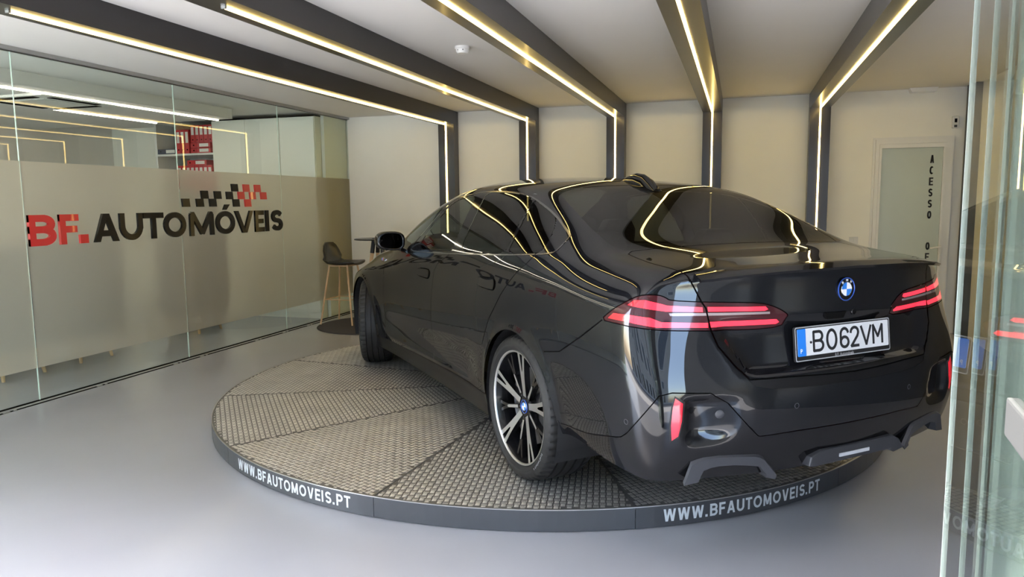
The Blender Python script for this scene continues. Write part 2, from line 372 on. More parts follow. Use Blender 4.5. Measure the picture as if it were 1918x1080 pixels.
# ---------------- car: cut the skin into panels ----------------
R2 = math.sqrt(2)
FR = {'D': (lambda p: (-(p[...,0]+p[...,1])/R2, p[...,2]), Vector((-1/R2, 1/R2, 0))),
      'S': (lambda p: (p[...,0], p[...,2]), Vector((0, 1, 0))),
      'T': (lambda p: (p[...,0], p[...,1]), Vector((0, 0, 1)))}
def seg3(fr, a):
    if fr == 'D': return Vector((-a[0]/R2, -a[0]/R2, a[1]))
    if fr == 'S': return Vector((a[0], 0, a[1]))
    return Vector((a[0], a[1], 0))
def uvw(fr, c):
    if fr == 'D': return -(c.x+c.y)/R2, c.z
    if fr == 'S': return c.x, c.z
    return c.x, c.y
def cut(bm, fr, P, closed, filt):
    d = FR[fr][1]; P = [tuple(p) for p in P]
    us = [p[0] for p in P]; vs = [p[1] for p in P]; M = .03
    lo = (min(us)-M, min(vs)-M); hi = (max(us)+M, max(vs)+M); cand = []
    for f in bm.faces:
        c = f.calc_center_median(); u, v = uvw(fr, c)
        if lo[0] < u < hi[0] and lo[1] < v < hi[1] and f.normal.dot(d) > .02 and filt(c): cand.append((f, u, v))
    segs = list(zip(P, P[1:]+P[:1])) if closed else list(zip(P, P[1:]))
    for a, b in segs:
        if math.hypot(b[0]-a[0], b[1]-a[1]) < 1e-5: continue
        l = Vector((b[0]-a[0], b[1]-a[1])); L2 = l.length_squared; sel = []
        for f, u, v in cand:
            if not f.is_valid: continue
            t = max(0, min(1, ((u-a[0])*l.x+(v-a[1])*l.y)/L2))
            if (u-a[0]-t*l.x)**2+(v-a[1]-t*l.y)**2 < .018**2: sel.append(f)
        if not sel: continue
        A = seg3(fr, a); B = seg3(fr, b); n = (B-A).cross(d).normalized()
        es = {e for f in sel for e in f.edges}; vset = {v for f in sel for v in f.verts}
        r = bmesh.ops.bisect_plane(bm, geom=list(vset)+list(es)+sel, dist=1e-5, plane_co=A, plane_no=n)
        new = [g for g in r['geom'] if isinstance(g, bmesh.types.BMFace)]
        s0 = set(sel)
        cand = [q for q in cand if q[0].is_valid and q[0] not in s0]
        for g in set(new) | {f for f in sel if f.is_valid}:
            c = g.calc_center_median(); u, v = uvw(fr, c); cand.append((g, u, v))
def offset_line(P, w):
    P = [Vector(p) for p in P]; out = []
    for i, p in enumerate(P):
        d = (P[min(i+1, len(P)-1)]-P[max(i-1, 0)]).normalized(); out.append((p.x-d.y*w, p.y+d.x*w))
    return out
def inpoly(u, v, P):
    r = np.zeros(len(u), bool); n = len(P); j = n-1
    for i in range(n):
        xi, yi = P[i]; xj, yj = P[j]
        c = ((yi > v) != (yj > v)); 
        with np.errstate(divide='ignore', invalid='ignore'):
            r ^= c & (u < (xj-xi)*(v-yi)/((yj-yi) if yj != yi else 1e-12)+xi)
        j = i
    return r
def near(u, v, P, w):
    d2 = np.full(len(u), 1e9)
    for a, b in zip(P, P[1:]):
        lx, ly = b[0]-a[0], b[1]-a[1]; L2 = lx*lx+ly*ly
        if L2 < 1e-12: continue
        t = np.clip(((u-a[0])*lx+(v-a[1])*ly)/L2, 0, 1)
        d2 = np.minimum(d2, (u-a[0]-t*lx)**2+(v-a[1]-t*ly)**2)
    return d2 < w*w
def smooth_poly(P, closed=True, n=1):
    for _ in range(n):
        Q = []
        m = len(P)
        for i in range(m if closed else m-1):
            a = P[i]; b = P[(i+1) % m]
            Q += [(a[0]*.75+b[0]*.25, a[1]*.75+b[1]*.25), (a[0]*.25+b[0]*.75, a[1]*.25+b[1]*.75)]
        if not closed: Q = [P[0]]+Q+[P[-1]]
        P = Q
    return P
base = build_base(3)
bco = verts(base); bfc = [tuple(p.vertices) for p in base.polygons]
bvh = BVHTree.FromPolygons([Vector(c) for c in bco], bfc)
vn = np.empty(len(bco)*3); base.vertices.foreach_get('normal', vn); vn = vn.reshape(-1, 3)
def surf(o, d):
    h = bvh.ray_cast(Vector(o), Vector(d)); return h[0]
def snorm(p):
    co, no, idx, dist = bvh.find_nearest(Vector(p))
    f = bfc[idx]; w = []
    for i in f: w.append(1/((bco[i]-np.array(co)) @ (bco[i]-np.array(co))+1e-7))
    n = sum(vn[i]*a for i, a in zip(f, w)); return n/np.linalg.norm(n)
def circ(cx, cz, r, n=40): return [(cx+r*math.cos(2*math.pi*i/n), cz+r*math.sin(2*math.pi*i/n)) for i in range(n)]
CV['gap2'][-1] = (1.292, .34); CV['gap1'] = [(2.43,.93),(2.385,.80),(2.375,.70),(2.38,.5),(2.392,.32)]
ARCH = [circ(0, .355, .385), circ(2.995, .355, .385)]
RWIN = [(.270,0),(.266,.25),(.245,.50),(.228,.560),(.19,.592),(.0,.634),(-.25,.668),(-.42,.668),(-.487,.640),(-.490,.50),(-.492,.25),(-.492,0)]
WSH = [(1.60,0),(1.57,.35),(1.53,.56),(1.75,.63),(2.05,.68),(2.32,.70),(2.40,.60),(2.46,.3),(2.48,0)]
HOODL = [(2.48,.79),(2.9,.77),(3.3,.70),(3.62,.55)]
DECK = [(-.955,.6735),(-.719,.674),(-.53,.655),(-.502,.62),(-.500,.50),(-.502,.25),(-.502,-.02)]
W = .0028
bm = bmesh.new(); bm.from_mesh(base)
bmesh.ops.bisect_plane(bm, geom=list(bm.verts)+list(bm.edges)+list(bm.faces), dist=1e-5, plane_co=(0,0,0), plane_no=(0,1,0), clear_inner=True)
up = lambda c: c.z > .85
sd = lambda c: c.y > .55
rr = lambda c: c.x < -.02
LAMP = smooth_poly(CV['lamp'], True, 1); DLO = smooth_poly(CV['dlo'], True, 1)
FG, RG, QG = [smooth_poly(CV[k], True, 1) for k in ('fglass','rglass','qglass')]
lw = CV['lower']; LOWL = [(-.36,.385),(-.29,.388)]+lw+[(.82,.4655)]
LOWP = LOWL+[(.95,.46),(.95,.1),(-.36,.1)]
SKIRT = [(.36,.325)]+CV['sill'][::-1]+[(2.68,.302)]; SKP = SKIRT+[(2.68,.1),(.36,.1)]
seam = CV['seam']; tg = CV['trunkgap']; tg = tg+[(.815,.671)]
for P in ARCH: cut(bm, 'S', P, True, sd)
cut(bm, 'S', circ(0, .355, .402), True, sd)
for P in (FG, RG, QG, DLO): cut(bm, 'S', P, True, lambda c: c.z > .9 and c.y > .5)
DLOc = DLO+DLO[:1]
for s in (-.003, .003): cut(bm, 'S', offset_line(DLOc, s), False, lambda c: c.z > .9 and c.y > .5)
for P in (FG, RG, QG): cut(bm, 'S', offset_line(P+P[:1], .004), False, lambda c: c.z > .9 and c.y > .5)
for k in ('gap1','gap2','gap3'):
    for s in (-W, W): cut(bm, 'S', offset_line(CV[k], s), False, sd)
for s in (0, -.005): cut(bm, 'S', offset_line(SKIRT, s), False, lambda c: c.y > .6 and c.z < .5)
cut(bm, 'D', LAMP, True, rr)
for k in ('bar1','bar2','bar3','bar4','strip','reflector'): cut(bm, 'D', CV[k], True, rr)
REFL2 = [(u+(u-.176)*.35, v+(v-.548)*.10) for u, v in CV['reflector']]
cut(bm, 'D', REFL2, True, rr)
cut(bm, 'D', [(.395,.705),(.44,.655),(.50,.641),(.60,.636),(.85,.633)], False, rr)
for s in (-W, W): cut(bm, 'D', offset_line(LAMP+LAMP[:1], s*.7), False, rr)
for s in (-W, W): cut(bm, 'D', offset_line(seam, s), False, rr); cut(bm, 'D', offset_line(tg, s), False, rr)
for s in (-W, W): cut(bm, 'D', offset_line(LOWL, s*.8), False, rr)
cut(bm, 'T', RWIN, False, lambda c: c.z > 1); cut(bm, 'T', WSH, False, lambda c: c.z > 1)
FR_G = [(u-.012 if i in (0,1,2,3,4,5) else u, v) for i, (u, v) in enumerate(RWIN)]
for s in (-W, W): cut(bm, 'T', offset_line(DECK, s), False, up); cut(bm, 'T', offset_line(HOODL, s), False, lambda c: c.z > .7 and c.x > 2.4)
HAND = []
for hx, hz in ((.255, .905), (1.345, .868)):
    P = smooth_poly([(hx,hz+.008),(hx+.03,hz),(hx+.24,hz+.004),(hx+.262,hz+.026),(hx+.23,hz+.05),(hx+.03,hz+.056),(hx,hz+.045)], True, 1); HAND.append(P)
    cut(bm, 'S', P, True, lambda c: c.y > .7 and c.z > .8)
    cut(bm, 'S', [(a+(a-(hx+.13))*.06, b+(b-(hz+.028))*.22) for a, b in P], True, lambda c: c.y > .7 and c.z > .8)
HAND2 = [[(a+(a-(P[0][0]+.13))*.06, b+(b-(P[0][1]+.02))*.22) for a, b in P] for P in HAND]
# number faces
bm.verts.index_update(); N = len(bm.verts)
VC = np.array([v.co[:] for v in bm.verts]); FC = [[v.index for v in f.verts] for f in bm.faces]
cen = np.array([VC[f].mean(0) for f in FC]); bm.normal_update(); fnm = np.array([f.normal[:] for f in bm.faces]); bm.free()
VN = np.array([snorm(p) for p in VC])
Sx, Sz = cen[:,0], cen[:,2]; Cy = cen[:,1]; Du = -(cen[:,0]+cen[:,1])/R2; Dz = cen[:,2]
reg = np.full(len(FC), 'body', dtype='U12')
side = (fnm[:,1] > .02) & (Cy > .5); diag = ((fnm[:,1]-fnm[:,0]) > .02) & (Sx < -.02); top = fnm[:,2] > .02
def setr(mask, n): reg[mask] = n
# doors
g1, g2, g3 = CV['gap1'], CV['gap2'], CV['gap3']
below = ~inpoly(Sx, Sz, DLO)
sillP = CV['sill']
fd = inpoly(Sx, Sz, g1+[(2.392,.312)]+[(1.9,.3134),(1.42,.3258),(1.292,.329)]+g2[::-1]+[(1.02,1.10),(1.7,1.10),(1.9,1.02),(2.2,.985)])
rd = inpoly(Sx, Sz, g2+[(1.292,.329),(.9257,.3357),(.6487,.3382),(.52,.33)]+g3[::-1]+[(-.08,1.12),(1.02,1.10)])
setr(side & fd & (Sz < 1.07) & below, 'fdoor'); setr(side & rd & (Sz < 1.15) & below, 'rdoor')
setr(side & (Sx > 2.38) & (reg == 'body') & (Sz < 1.0) & (Sx < 3.4), 'fender')
# bumper
bp_reg = diag & inpoly(Du, Dz, seam+[(0,.883),(.10,.871),(.28,.862)]+tg[3:]+[(.95,.66),(.95,.2),(-.7,.2),(-.7,.6889)]) & (Sx < -.24)
setr(bp_reg, 'bumper'); setr((Sx < -.36) & (Sz < .5), 'bumper')
# trunk
trR = diag & inpoly(Du, Dz, [(.19,1.12)]+tg[:-1]+[(.95,.671),(.95,1.2)]) & (Sz < 1.11) & (Sx < -.9)
setr(trR, 'trunk')
setr(top & inpoly(Sx, Cy, DECK+[(-.502,-.1),(-1.3,-.1),(-1.3,.62),(-1.0,.655),(-.97,.672)]) & (Sz > 1.0), 'trunk')
setr(top & (Sx > 2.48) & inpoly(Sx, Cy, HOODL+[(3.75,.4),(3.9,-.1),(2.44,-.1),(2.44,.77)]) & (Sz > .72), 'hood')
setr((Sx > 3.45) & (reg == 'body'), 'fbumper')
low = diag & inpoly(Du, Dz, LOWP) & (reg == 'bumper'); setr(low, 'lower')
LEDGE = [(.395,.705),(.4241,.6799),(.5663,.6794),(.7249,.6733),(.85,.670),(.85,.633),(.60,.636),(.50,.641),(.44,.655)]
setr(diag & inpoly(Du, Dz, LEDGE) & (reg == 'bumper'), 'ledge')
setr(side & inpoly(Sx, Sz, SKP) & (Sz < .36), 'skirt')
# glazing
setr(side & ~below & (Sz > .95), 'trim')
for P, n in ((FG,'fglass'),(RG,'rglass'),(QG,'qglass')): setr(side & inpoly(Sx, Sz, P) & (Sz > .95), n)
setr(top & inpoly(Sx, Cy, RWIN+[(-.492,-.1),(.270,-.1)]) & (Sz > 1.05), 'rwin')
setr(top & inpoly(Sx, Cy, WSH+[(2.48,-.1),(1.60,-.1)]) & (Sz > 1.0), 'wsh')
# lamps
lampm = diag & inpoly(Du, Dz, LAMP) & (Sx < -.5); inner = inpoly(Du, Dz, tg[:4]+[(.30,.80),(.9,.8),(.9,1.2),(.2,1.2)])
setr(lampm & ~inner, 'lamp'); setr(lampm & inner, 'lampin')
for k in ('bar1','bar2','bar3','bar4','strip'): setr(lampm & inpoly(Du, Dz, CV[k]), k)
setr((reg == 'bar1') & (Du < .045), 'bar1d'); setr((reg == 'bar2') & (Du < -.005), 'bar2d')
setr((reg == 'strip') & inner, 'stripi')
setr(diag & inpoly(Du, Dz, REFL2) & (reg == 'lower'), 'rframe'); setr(diag & inpoly(Du, Dz, CV['reflector']) & (Sx < -.8) & (Sz < .65), 'refl')
# gaps
w = W*1.02; gap = np.zeros(len(FC), bool)
for k in ('gap1','gap2','gap3'): gap |= side & near(Sx, Sz, CV[k], w)
gap |= side & near(Sx, Sz, offset_line(SKIRT, -.0025), .0024) & (Sx > .4) & (Sx < 2.6) & (Sz < .36)
gap |= diag & near(Du, Dz, seam, w) & (Sx < -.28); gap |= diag & near(Du, Dz, tg, w)
gap |= diag & near(Du, Dz, LOWL, w*.8) & (Sx < -.4) & (Sz < .7)
gap |= top & near(Sx, Cy, DECK, w) & (Sz > 1.0); gap |= top & near(Sx, Cy, HOODL, w) & (Sz > .7) & (Sx > 2.4)
for P in (FG, RG, QG): setr(side & (reg == 'trim') & near(Sx, Sz, P+P[:1], .0042) & (Sz > .95), 'seal')
setr(side & near(Sx, Sz, DLOc, .0031) & (Sz > .95), 'chrome')
gap |= diag & near(Du, Dz, LAMP+LAMP[:1], w*.7) & (Sx < -.5)
setr(gap & (reg != 'rwin'), 'gap')
for P, Q, n in ((HAND[0], HAND2[0], 'hand0'), (HAND[1], HAND2[1], 'hand1')):
    setr(side & inpoly(Sx, Sz, Q) & (Sz > .8), 'gap'); setr(side & inpoly(Sx, Sz, P) & (Sz > .8), n)
for P in ARCH: setr((Cy > .5) & inpoly(Sx, Sz, P), 'hole')
for P in (circ(0, .355, .402),): setr((Cy > .5) & inpoly(Sx, Sz, P) & (reg != 'hole'), 'archlip')
def piece(name, regs, m, parent, mode='both', push=0, smooth=True, thick=0):
    """mode: both = one mesh across the centre line, pair = a left and a right object, left = only left"""
    regs = [regs] if isinstance(regs, str) else regs
    idx = np.nonzero(np.isin(reg, regs))[0]
    used = sorted({i for k in idx for i in FC[k]}); mp = {a: b for b, a in enumerate(used)}
    V = VC[used]-VN[used]*push; Nn = VN[used]; F = [tuple(mp[i] for i in FC[k]) for k in idx]; out = []
    def mk(V, Nn, F):
        me = mesh(V, F, name); me.polygons.foreach_set('use_smooth', [True]*len(F)); me.normals_split_custom_set_from_vertices([tuple(x) for x in Nn])
        return link(name, me, m, parent)
    fl = np.array([1, -1, 1])
    if mode == 'both':
        n = len(used); out.append(mk(np.vstack([V, V*fl]), np.vstack([Nn, Nn*fl]), F+[tuple(i+n for i in f[::-1]) for f in F]))
    else:
        out.append(mk(V, Nn, F))
        if mode == 'pair': out.append(mk(V*fl, Nn*fl, [f[::-1] for f in F]))
    return out
def paint_mat():
    m = mat('car_paint', (.012,.0135,.016), .5, 0, 1.0, .008, spec=0)
    b = m.node_tree.nodes['Principled BSDF']; b.inputs['Coat IOR'].default_value = 1.52
    nt = m.node_tree; tc = nt.nodes.new('ShaderNodeTexCoord'); n = nt.nodes.new('ShaderNodeTexVoronoi'); n.inputs['Scale'].default_value = 900
    r = nt.nodes.new('ShaderNodeValToRGB'); r.color_ramp.elements[0].color = (.012,.013,.016,1); r.color_ramp.elements[1].color = (.005,.0055,.007,1); r.color_ramp.elements[1].position = .6
    nt.links.new(tc.outputs['Object'], n.inputs['Vector']); nt.links.new(n.outputs['Distance'], r.inputs['Fac']); nt.links.new(r.outputs['Color'], b.inputs['Base Color'])
    return m
M_paint = paint_mat()
M_gloss = mat('gloss_black', (.005,.005,.006), .05, spec=.5)
M_skirtp = mat('skirt_black', (.007,.007,.008), .38, spec=.25)
M_mould = mat('gloss_moulding', (.20,.20,.20), .22, .9)
M_blk = mat('black_void', (.003,.003,.003), .9, spec=.1)
M_satin = mat('satin_grey_plastic', (.045,.047,.055), .42, .2, 0, var=.06)
M_dkp = mat('dark_plastic', (.012,.012,.013), .5, var=.1)
M_tint = glass_mat('tinted_glass', (.16,.17,.165), 1.52, refl=1.25)
M_priv = glass_mat('privacy_glass', (.035,.036,.035), 1.5, refl=1.1)
M_clear = glass_mat('clear_car_glass', (.42,.46,.43), 1.5, refl=1.1)
M_red = mat('lamp_bar_red', (.5,.01,.02), .15, 0, 1, .02, emit=(1,.022,.045), estr=.62)
M_redd = mat('lamp_bar_dim', (.45,.01,.015), .15, 0, 1, .02, emit=(1,.012,.03), estr=.24)
M_lens = mat('smoked_lens', (.045,.008,.011), .05, spec=.5)
M_strip = mat('clear_lens_strip', (.35,.28,.29), .1, .2, 1, .02)
M_refl = mat('red_reflector', (.75,.012,.03), .25, 0, 1, .02, emit=(1,.02,.05), estr=.10)  # reflector's red brightness is put in as a glow of its own
M_chrome = mat('polished_metal', (.75,.76,.78), .12, 1)
CAR = empty('car', (-0.32603351, 3.94704858, 0.1067), 2.3166)
tag(CAR, 'dark grey four-door saloon car on the round turntable, seen from its left rear', 'car')
piece('body_shell', ['body'], M_paint, CAR)
piece('wheel_arch_lip', 'archlip', M_paint, CAR, 'pair')
piece('hood', 'hood', M_paint, CAR); piece('front_bumper', 'fbumper', M_paint, CAR); piece('front_fender', 'fender', M_paint, CAR, 'pair')
d1 = piece('front_door', 'fdoor', M_paint, CAR, 'pair'); d2 = piece('rear_door', 'rdoor', M_paint, CAR, 'pair')
TRK = piece('trunk_lid', 'trunk', M_paint, CAR)[0]
BMP = piece('rear_bumper', 'bumper', M_paint, CAR)[0]
LOW = piece('lower_bumper', 'lower', M_gloss, CAR)[0]
piece('bumper_ledge', 'ledge', M_skirtp, CAR, push=.001); piece('side_skirt', 'skirt', M_skirtp, CAR, 'pair'); piece('window_trim', 'trim', M_gloss, CAR, 'pair')
piece('window_seal', 'seal', M_blk, CAR, 'pair', push=.002); piece('window_moulding', 'chrome', M_mould, CAR, 'pair', push=-.002)
piece('panel_gap', 'gap', M_blk, CAR, push=.006)
for n in (0, 1):
    h = piece('door_handle', 'hand%d' % n, M_paint, CAR, 'pair', push=-.006)
    for q, d in zip(h, (d2, d1)[n]): q.parent = d
for n, m in (('fglass', M_clear), ('rglass', M_priv), ('qglass', M_priv)):
    piece('side_window', n, m, CAR, 'pair', push=.002)
piece('rear_window', 'rwin', M_tint, CAR, push=.001)[0]; piece('windshield', 'wsh', M_clear, CAR, push=.001)
L1 = piece('tail_lamp', 'lamp', M_lens, CAR, 'pair'); L2 = piece('tail_lamp', 'lampin', M_lens, CAR, 'pair')
def subs(nm, rg, m, par):
    for o, p in zip(piece(nm, rg, m, CAR, 'pair'), par): o.parent = p
for rg in ('bar1', 'bar2'): subs('light_bar', rg, M_red, L1)
for rg in ('bar1d', 'bar2d'): subs('light_bar', rg, M_redd, L1)
for rg in ('bar3', 'bar4'): subs('light_bar', rg, M_red, L2)
subs('clear_strip', 'strip', M_strip, L1); subs('clear_strip', 'stripi', M_strip, L2)
piece('rear_reflector', 'refl', M_refl, CAR, 'pair'); piece('reflector_frame', 'rframe', M_dkp, CAR, 'pair')
# ---------------- car: wheels, underbody, cabin, trim ----------------
M_rub = mat('tyre_rubber', (.013,.013,.0135), .55, spec=.35, var=.25, vscale=30)
M_rim = mat('machined_alloy', (.62,.63,.65), .36, 1); M_rimk = mat('gloss_black_alloy', (.006,.006,.007), .25, 0, .35, .05, spec=.3)
M_disc = mat('brake_disc', (.28,.28,.29), .35, 1); M_blue = mat('badge_blue', (.03,.22,.75), .25, 0, .8); M_white = mat('badge_white', (.85,.87,.9), .3, 0, .6)
M_ringb = mat('badge_blue_ring', (.04,.12,.55), .2, .4, .8); M_sil = mat('silver_print', (.6,.62,.65), .35, .4)
def sector_mesh(r, a0, a1, h, f):
    n = 12; P = [(0, 0)]+[(r*math.cos(a0+(a1-a0)*i/n), r*math.sin(a0+(a1-a0)*i/n)) for i in range(n+1)]
    return mesh([f(u, v, h) for u, v in P], [tuple(range(len(P)))])
def roundel(name, r, parent, M, full=True):
    """round badge in its own plane: local x right, y up, z out"""
    o = MB().lathe([(0,.002),(r*.98,.002),(r,.0),(r,-.004)], 40).build(name, M_blk if full else M_rimk, parent, smooth=True)
    o.data.materials.clear(); o.data.materials.append(M_gloss); o.matrix_local = M
    MB().lathe([(r*.90,.0018),(r*.95,.0045),(r,.0035),(r,.0)], 40).build('badge_ring', M_ringb, o, smooth=True)
    MB().lathe([(r*.57,.002),(r*.60,.0036),(r*.62,.002)], 32).build('badge_inner_ring', M_chrome, o, smooth=True)
    for q in range(4):
        f = (lambda u, v, w: (u, v, w))
        link('badge_quadrant', sector_mesh(r*.575, q*math.pi/2, (q+1)*math.pi/2, .0030, f), M_white if q in (0, 2) else M_blue, o)
    if full:
        for ch, a in zip('BMW', (128, 90, 52)):
            me = fit_letter(ch, r*.24 if ch != 'B' else r*.18, r*.22, 0, .02); co = verts(me); co[:,0] -= r*.12; co[:,1] -= r*.11
            t = math.radians(a-90); R = np.array([[math.cos(t), -math.sin(t)], [math.sin(t), math.cos(t)]]); co[:,:2] = co[:,:2] @ R.T
            co[:,0] += r*.76*math.cos(math.radians(a)); co[:,1] += r*.76*math.sin(math.radians(a)); co[:,2] = .0032
            me.vertices.foreach_set('co', co.ravel()); link('badge_letter', me, M_white, o)
    return o
def tyre(width, parent):
    R, ri = .357, .278; h = width/2; prof = []
    # section from inner bead over the tread to outer bead (r, y); y outwards +
    pr = [(ri-.004,-h+.022),(ri+.006,-h+.012),(ri+.03,-h),(R-.035,-h+.002),(R-.016,-h+.012),(R-.006,-h+.028)]
    gr = [-.075,-.028,.022,.070]; sc = h/.1375; x = -h+.028
    tread = []
    for g in gr:
        g *= sc; tread += [(R-.003*abs(g/h)**2, g-.006), (R-.010, g-.0045), (R-.010, g+.0045), (R-.003*abs(g/h)**2, g+.006)]
    pr += tread+[(R-.006,h-.028),(R-.016,h-.012),(R-.035,h-.002),(ri+.034,h-.0005),(ri+.031,h+.0015),(ri+.022,h+.001),(ri+.019,h-.001),(ri+.012,h-.006),(ri+.006,h-.012),(ri-.004,h-.022)]
    n = 216; V = []; F = []; m = len(pr)
    for i in range(n):
        t = 2*math.pi*i/n
        for k, (r, y) in enumerate(pr):
            if i % 4 == 0 and (4 <= k <= 5 or m-12 <= k <= m-10) and abs(y) > h-.05: r -= .009
            V.append((r*math.cos(t), y, r*math.sin(t)))
    for i in range(n):
        j = (i+1) % n
        for k in range(m-1): F.append((i*m+k, i*m+k+1, j*m+k+1, j*m+k))
    me = mesh(V, F); o = link('tyre', me, M_rub, parent, smooth=True)
    bmm = bmesh.new(); bmm.from_mesh(me); bmesh.ops.recalc_face_normals(bmm, faces=bmm.faces); bmm.to_mesh(me); bmm.free()
    try: me.set_sharp_from_angle(angle=math.radians(32))
    except Exception: pass
    return o
def spoke_poly():
    """two-armed spoke pointing along +x, in the wheel plane"""
    top = [(.050,.016),(.085,.016),(.150,.0195),(.200,.025),(.274,.037)]
    slot = [(.274,.0145),(.190,.0050),(.178,.0),(.190,-.0050),(.274,-.0145)]
    return top+slot[:2]+[slot[2]]+slot[3:]+[(p, -q) for p, q in top[::-1]]
def wheel(loc, width, sidey, steer=0, text=False, spin=0.0):
    """sidey: +1 left, -1 right. local +y is outboard"""
    w = empty('wheel'); w.parent = CAR; w.location = loc; w.rotation_euler = (0, 0, steer+(0 if sidey > 0 else math.pi))
    h = width/2; tyre(width, w)
    rim = MB().lathe([(.274,-h+.02),(.262,-h+.035),(.250,-.03),(.255,h-.055),(.2695,h-.020)], 72, 'y').build('rim_barrel', M_rimk, w, smooth=True)
    MB().lathe([(.2695,h-.022),(.2705,h-.015),(.2735,h-.012),(.2790,h-.011),(.281,h-.016),(.280,h-.024)], 96, 'y').build('rim_lip', M_rim, w, smooth=True)
    MB().lathe([(0,h-.09),(.185,h-.09),(.187,h-.085),(.187,h-.115),(0,h-.115)], 48, 'y').build('brake_disc', M_disc, w, smooth=True)
    cal = MB().prism([(.12,-.10),(.195,-.09),(.215,0),(.195,.09),(.12,.10),(.11,0)], h-.14, h-.070, lambda u, v, q: (-u, q, v)).build('brake_caliper', M_dkp, w, bevel=.006)
    y0 = h-.040
    P = spoke_poly(); n = len(P)
    def put(P, a, yf, yb, name, mf, mb, dish):
        V = []; 
        for yy, sc in ((0, 1.0), (yb, 1.25)):
            for u, v in P:
                r = math.hypot(u, v); yc = y0+dish*(r/.272)**1.5-.018*(1-r/.272)**2
                vv = v*(1 if yy == 0 else 1.0); q = math.cos(a), math.sin(a)
                V.append((u*q[0]-vv*q[1], yc-yy, u*q[1]+vv*q[0]))
        n = len(P); F = [tuple(range(n)), tuple(range(2*n-1, n-1, -1))]+[(i, i+n, (i+1) % n+n, (i+1) % n) for i in range(n)]
        me = mesh(V, F, name); me.materials.append(mf); me.materials.append(mb)
        bmm = bmesh.new(); bmm.from_mesh(me); bmesh.ops.triangulate(bmm, faces=[f for f in bmm.faces if len(f.verts) > 4]); bmesh.ops.recalc_face_normals(bmm, faces=bmm.faces)
        for f in bmm.faces: f.material_index = 0 if abs(f.normal.y) > .7 and f.calc_center_median().y > y0-.022+dish*.0 and all(vv.index < n for vv in f.verts) else 1
        bmm.to_mesh(me); bmm.free(); return link(name, me, None, w)
    for k in range(5):
        a = math.radians(96+72*k)+spin
        put(P, a, 0, .030, 'spoke', M_rim, M_rimk, .022)
        a2 = a+math.radians(36)
        put([(.07,.0075),(.155,.0070),(.168,.004),(.168,-.004),(.155,-.0070),(.07,-.0075)], a2, 0, .025, 'thin_spoke', M_rim, M_rimk, .014)
        put([(.055,.011),(.160,.010),(.20,.017),(.272,.034),(.272,.022),(.215,.005),(.19,.0),(.215,-.005),(.272,-.022),(.272,-.034),(.20,-.017),(.160,-.010),(.055,-.011)], a2, 0, .028, 'black_spoke', M_rimk, M_rimk, .006)
    MB().lathe([(0,y0-.012),(.045,y0-.012),(.060,y0-.016),(.066,y0-.030),(.060,y0-.06)], 40, 'y').build('hub', M_rimk, w, smooth=True)
    for k in range(5):
        a = math.radians(96+36+72*k)+spin; c = (.057*math.cos(a), 0, .057*math.sin(a))
        MB().tube((c[0],y0-.022,c[2]), (c[0],y0-.010,c[2]), .0065, n=6).build('wheel_bolt', M_dkp, w)
    B = Matrix(((-1,0,0,0),(0,0,1,y0-.010),(0,1,0,0),(0,0,0,1)))
    roundel('hub_cap_badge', .034, w, B, full=False)
    if text:
        T = 'EcoContact 6'; a = math.radians(-28)
        for i, ch in enumerate(T):
            if ch == ' ': a -= .02; continue
            wd = .007 if ch not in 'mC' else .010
            me = fit_letter(ch, wd, .011 if ch in 'EC6t' else .008, 0, .01); co = verts(me).copy(); r0 = .3125; out = []
            for x, z, _ in co:
                aa = a-(x-wd/2)/r0 if sidey > 0 else a; rr_ = r0+z-.004; out.append((-0 + rr_*math.cos(math.pi-aa), h+.0012, rr_*math.sin(math.pi-aa)))
            me.vertices.foreach_set('co', np.array(out).ravel()); link('tyre_lettering', me, M_sil, w); a -= (wd+.0045)/r0*1.0
    return w
wheel((0, .806, .357), .275, 1, 0, True); wheel((0, -.806, .357), .275, -1)
wheel((2.995, .812, .357), .255, 1, math.radians(-20)); wheel((2.995, -.812, .357), .255, -1, math.radians(-20))
# wheel wells and undertray
for cx in (0, 2.995):
    for s in (1, -1):
        V = []; F = []; n = 24
        for i in range(n+1):
            a = math.radians(-25)+math.radians(230)*i/n
            for y in (.40, .70, .925): V.append((cx+.392*math.cos(a), s*y, .355+.392*math.sin(a)))
        for i in range(n):
            for k in (0, 1): F.append((3*i+k, 3*i+k+1, 3*i+3+k+1, 3*i+3+k))
        F.append(tuple(3*i for i in range(n+1)))
        link('wheel_well', mesh(V, F), M_dkp, CAR, smooth=False)
ub = MB()
for x0, x1, y0_, y1_ in ((-1.0,-.44,.70,.86),(-.44,.44,.42,.42),(.44,2.58,.87,.87),(2.58,3.42,.40,.40),(3.42,3.72,.72,.55)):
    P = [(x0,-y0_),(x1,-y1_),(x1,y1_),(x0,y0_)]; ub.prism(P, .24 if x0 > -.9 else .335, .36 if x0 > -.9 else .37, lambda u, v, w_: (u, v, w_))
ub.build('undertray', M_dkp, CAR)
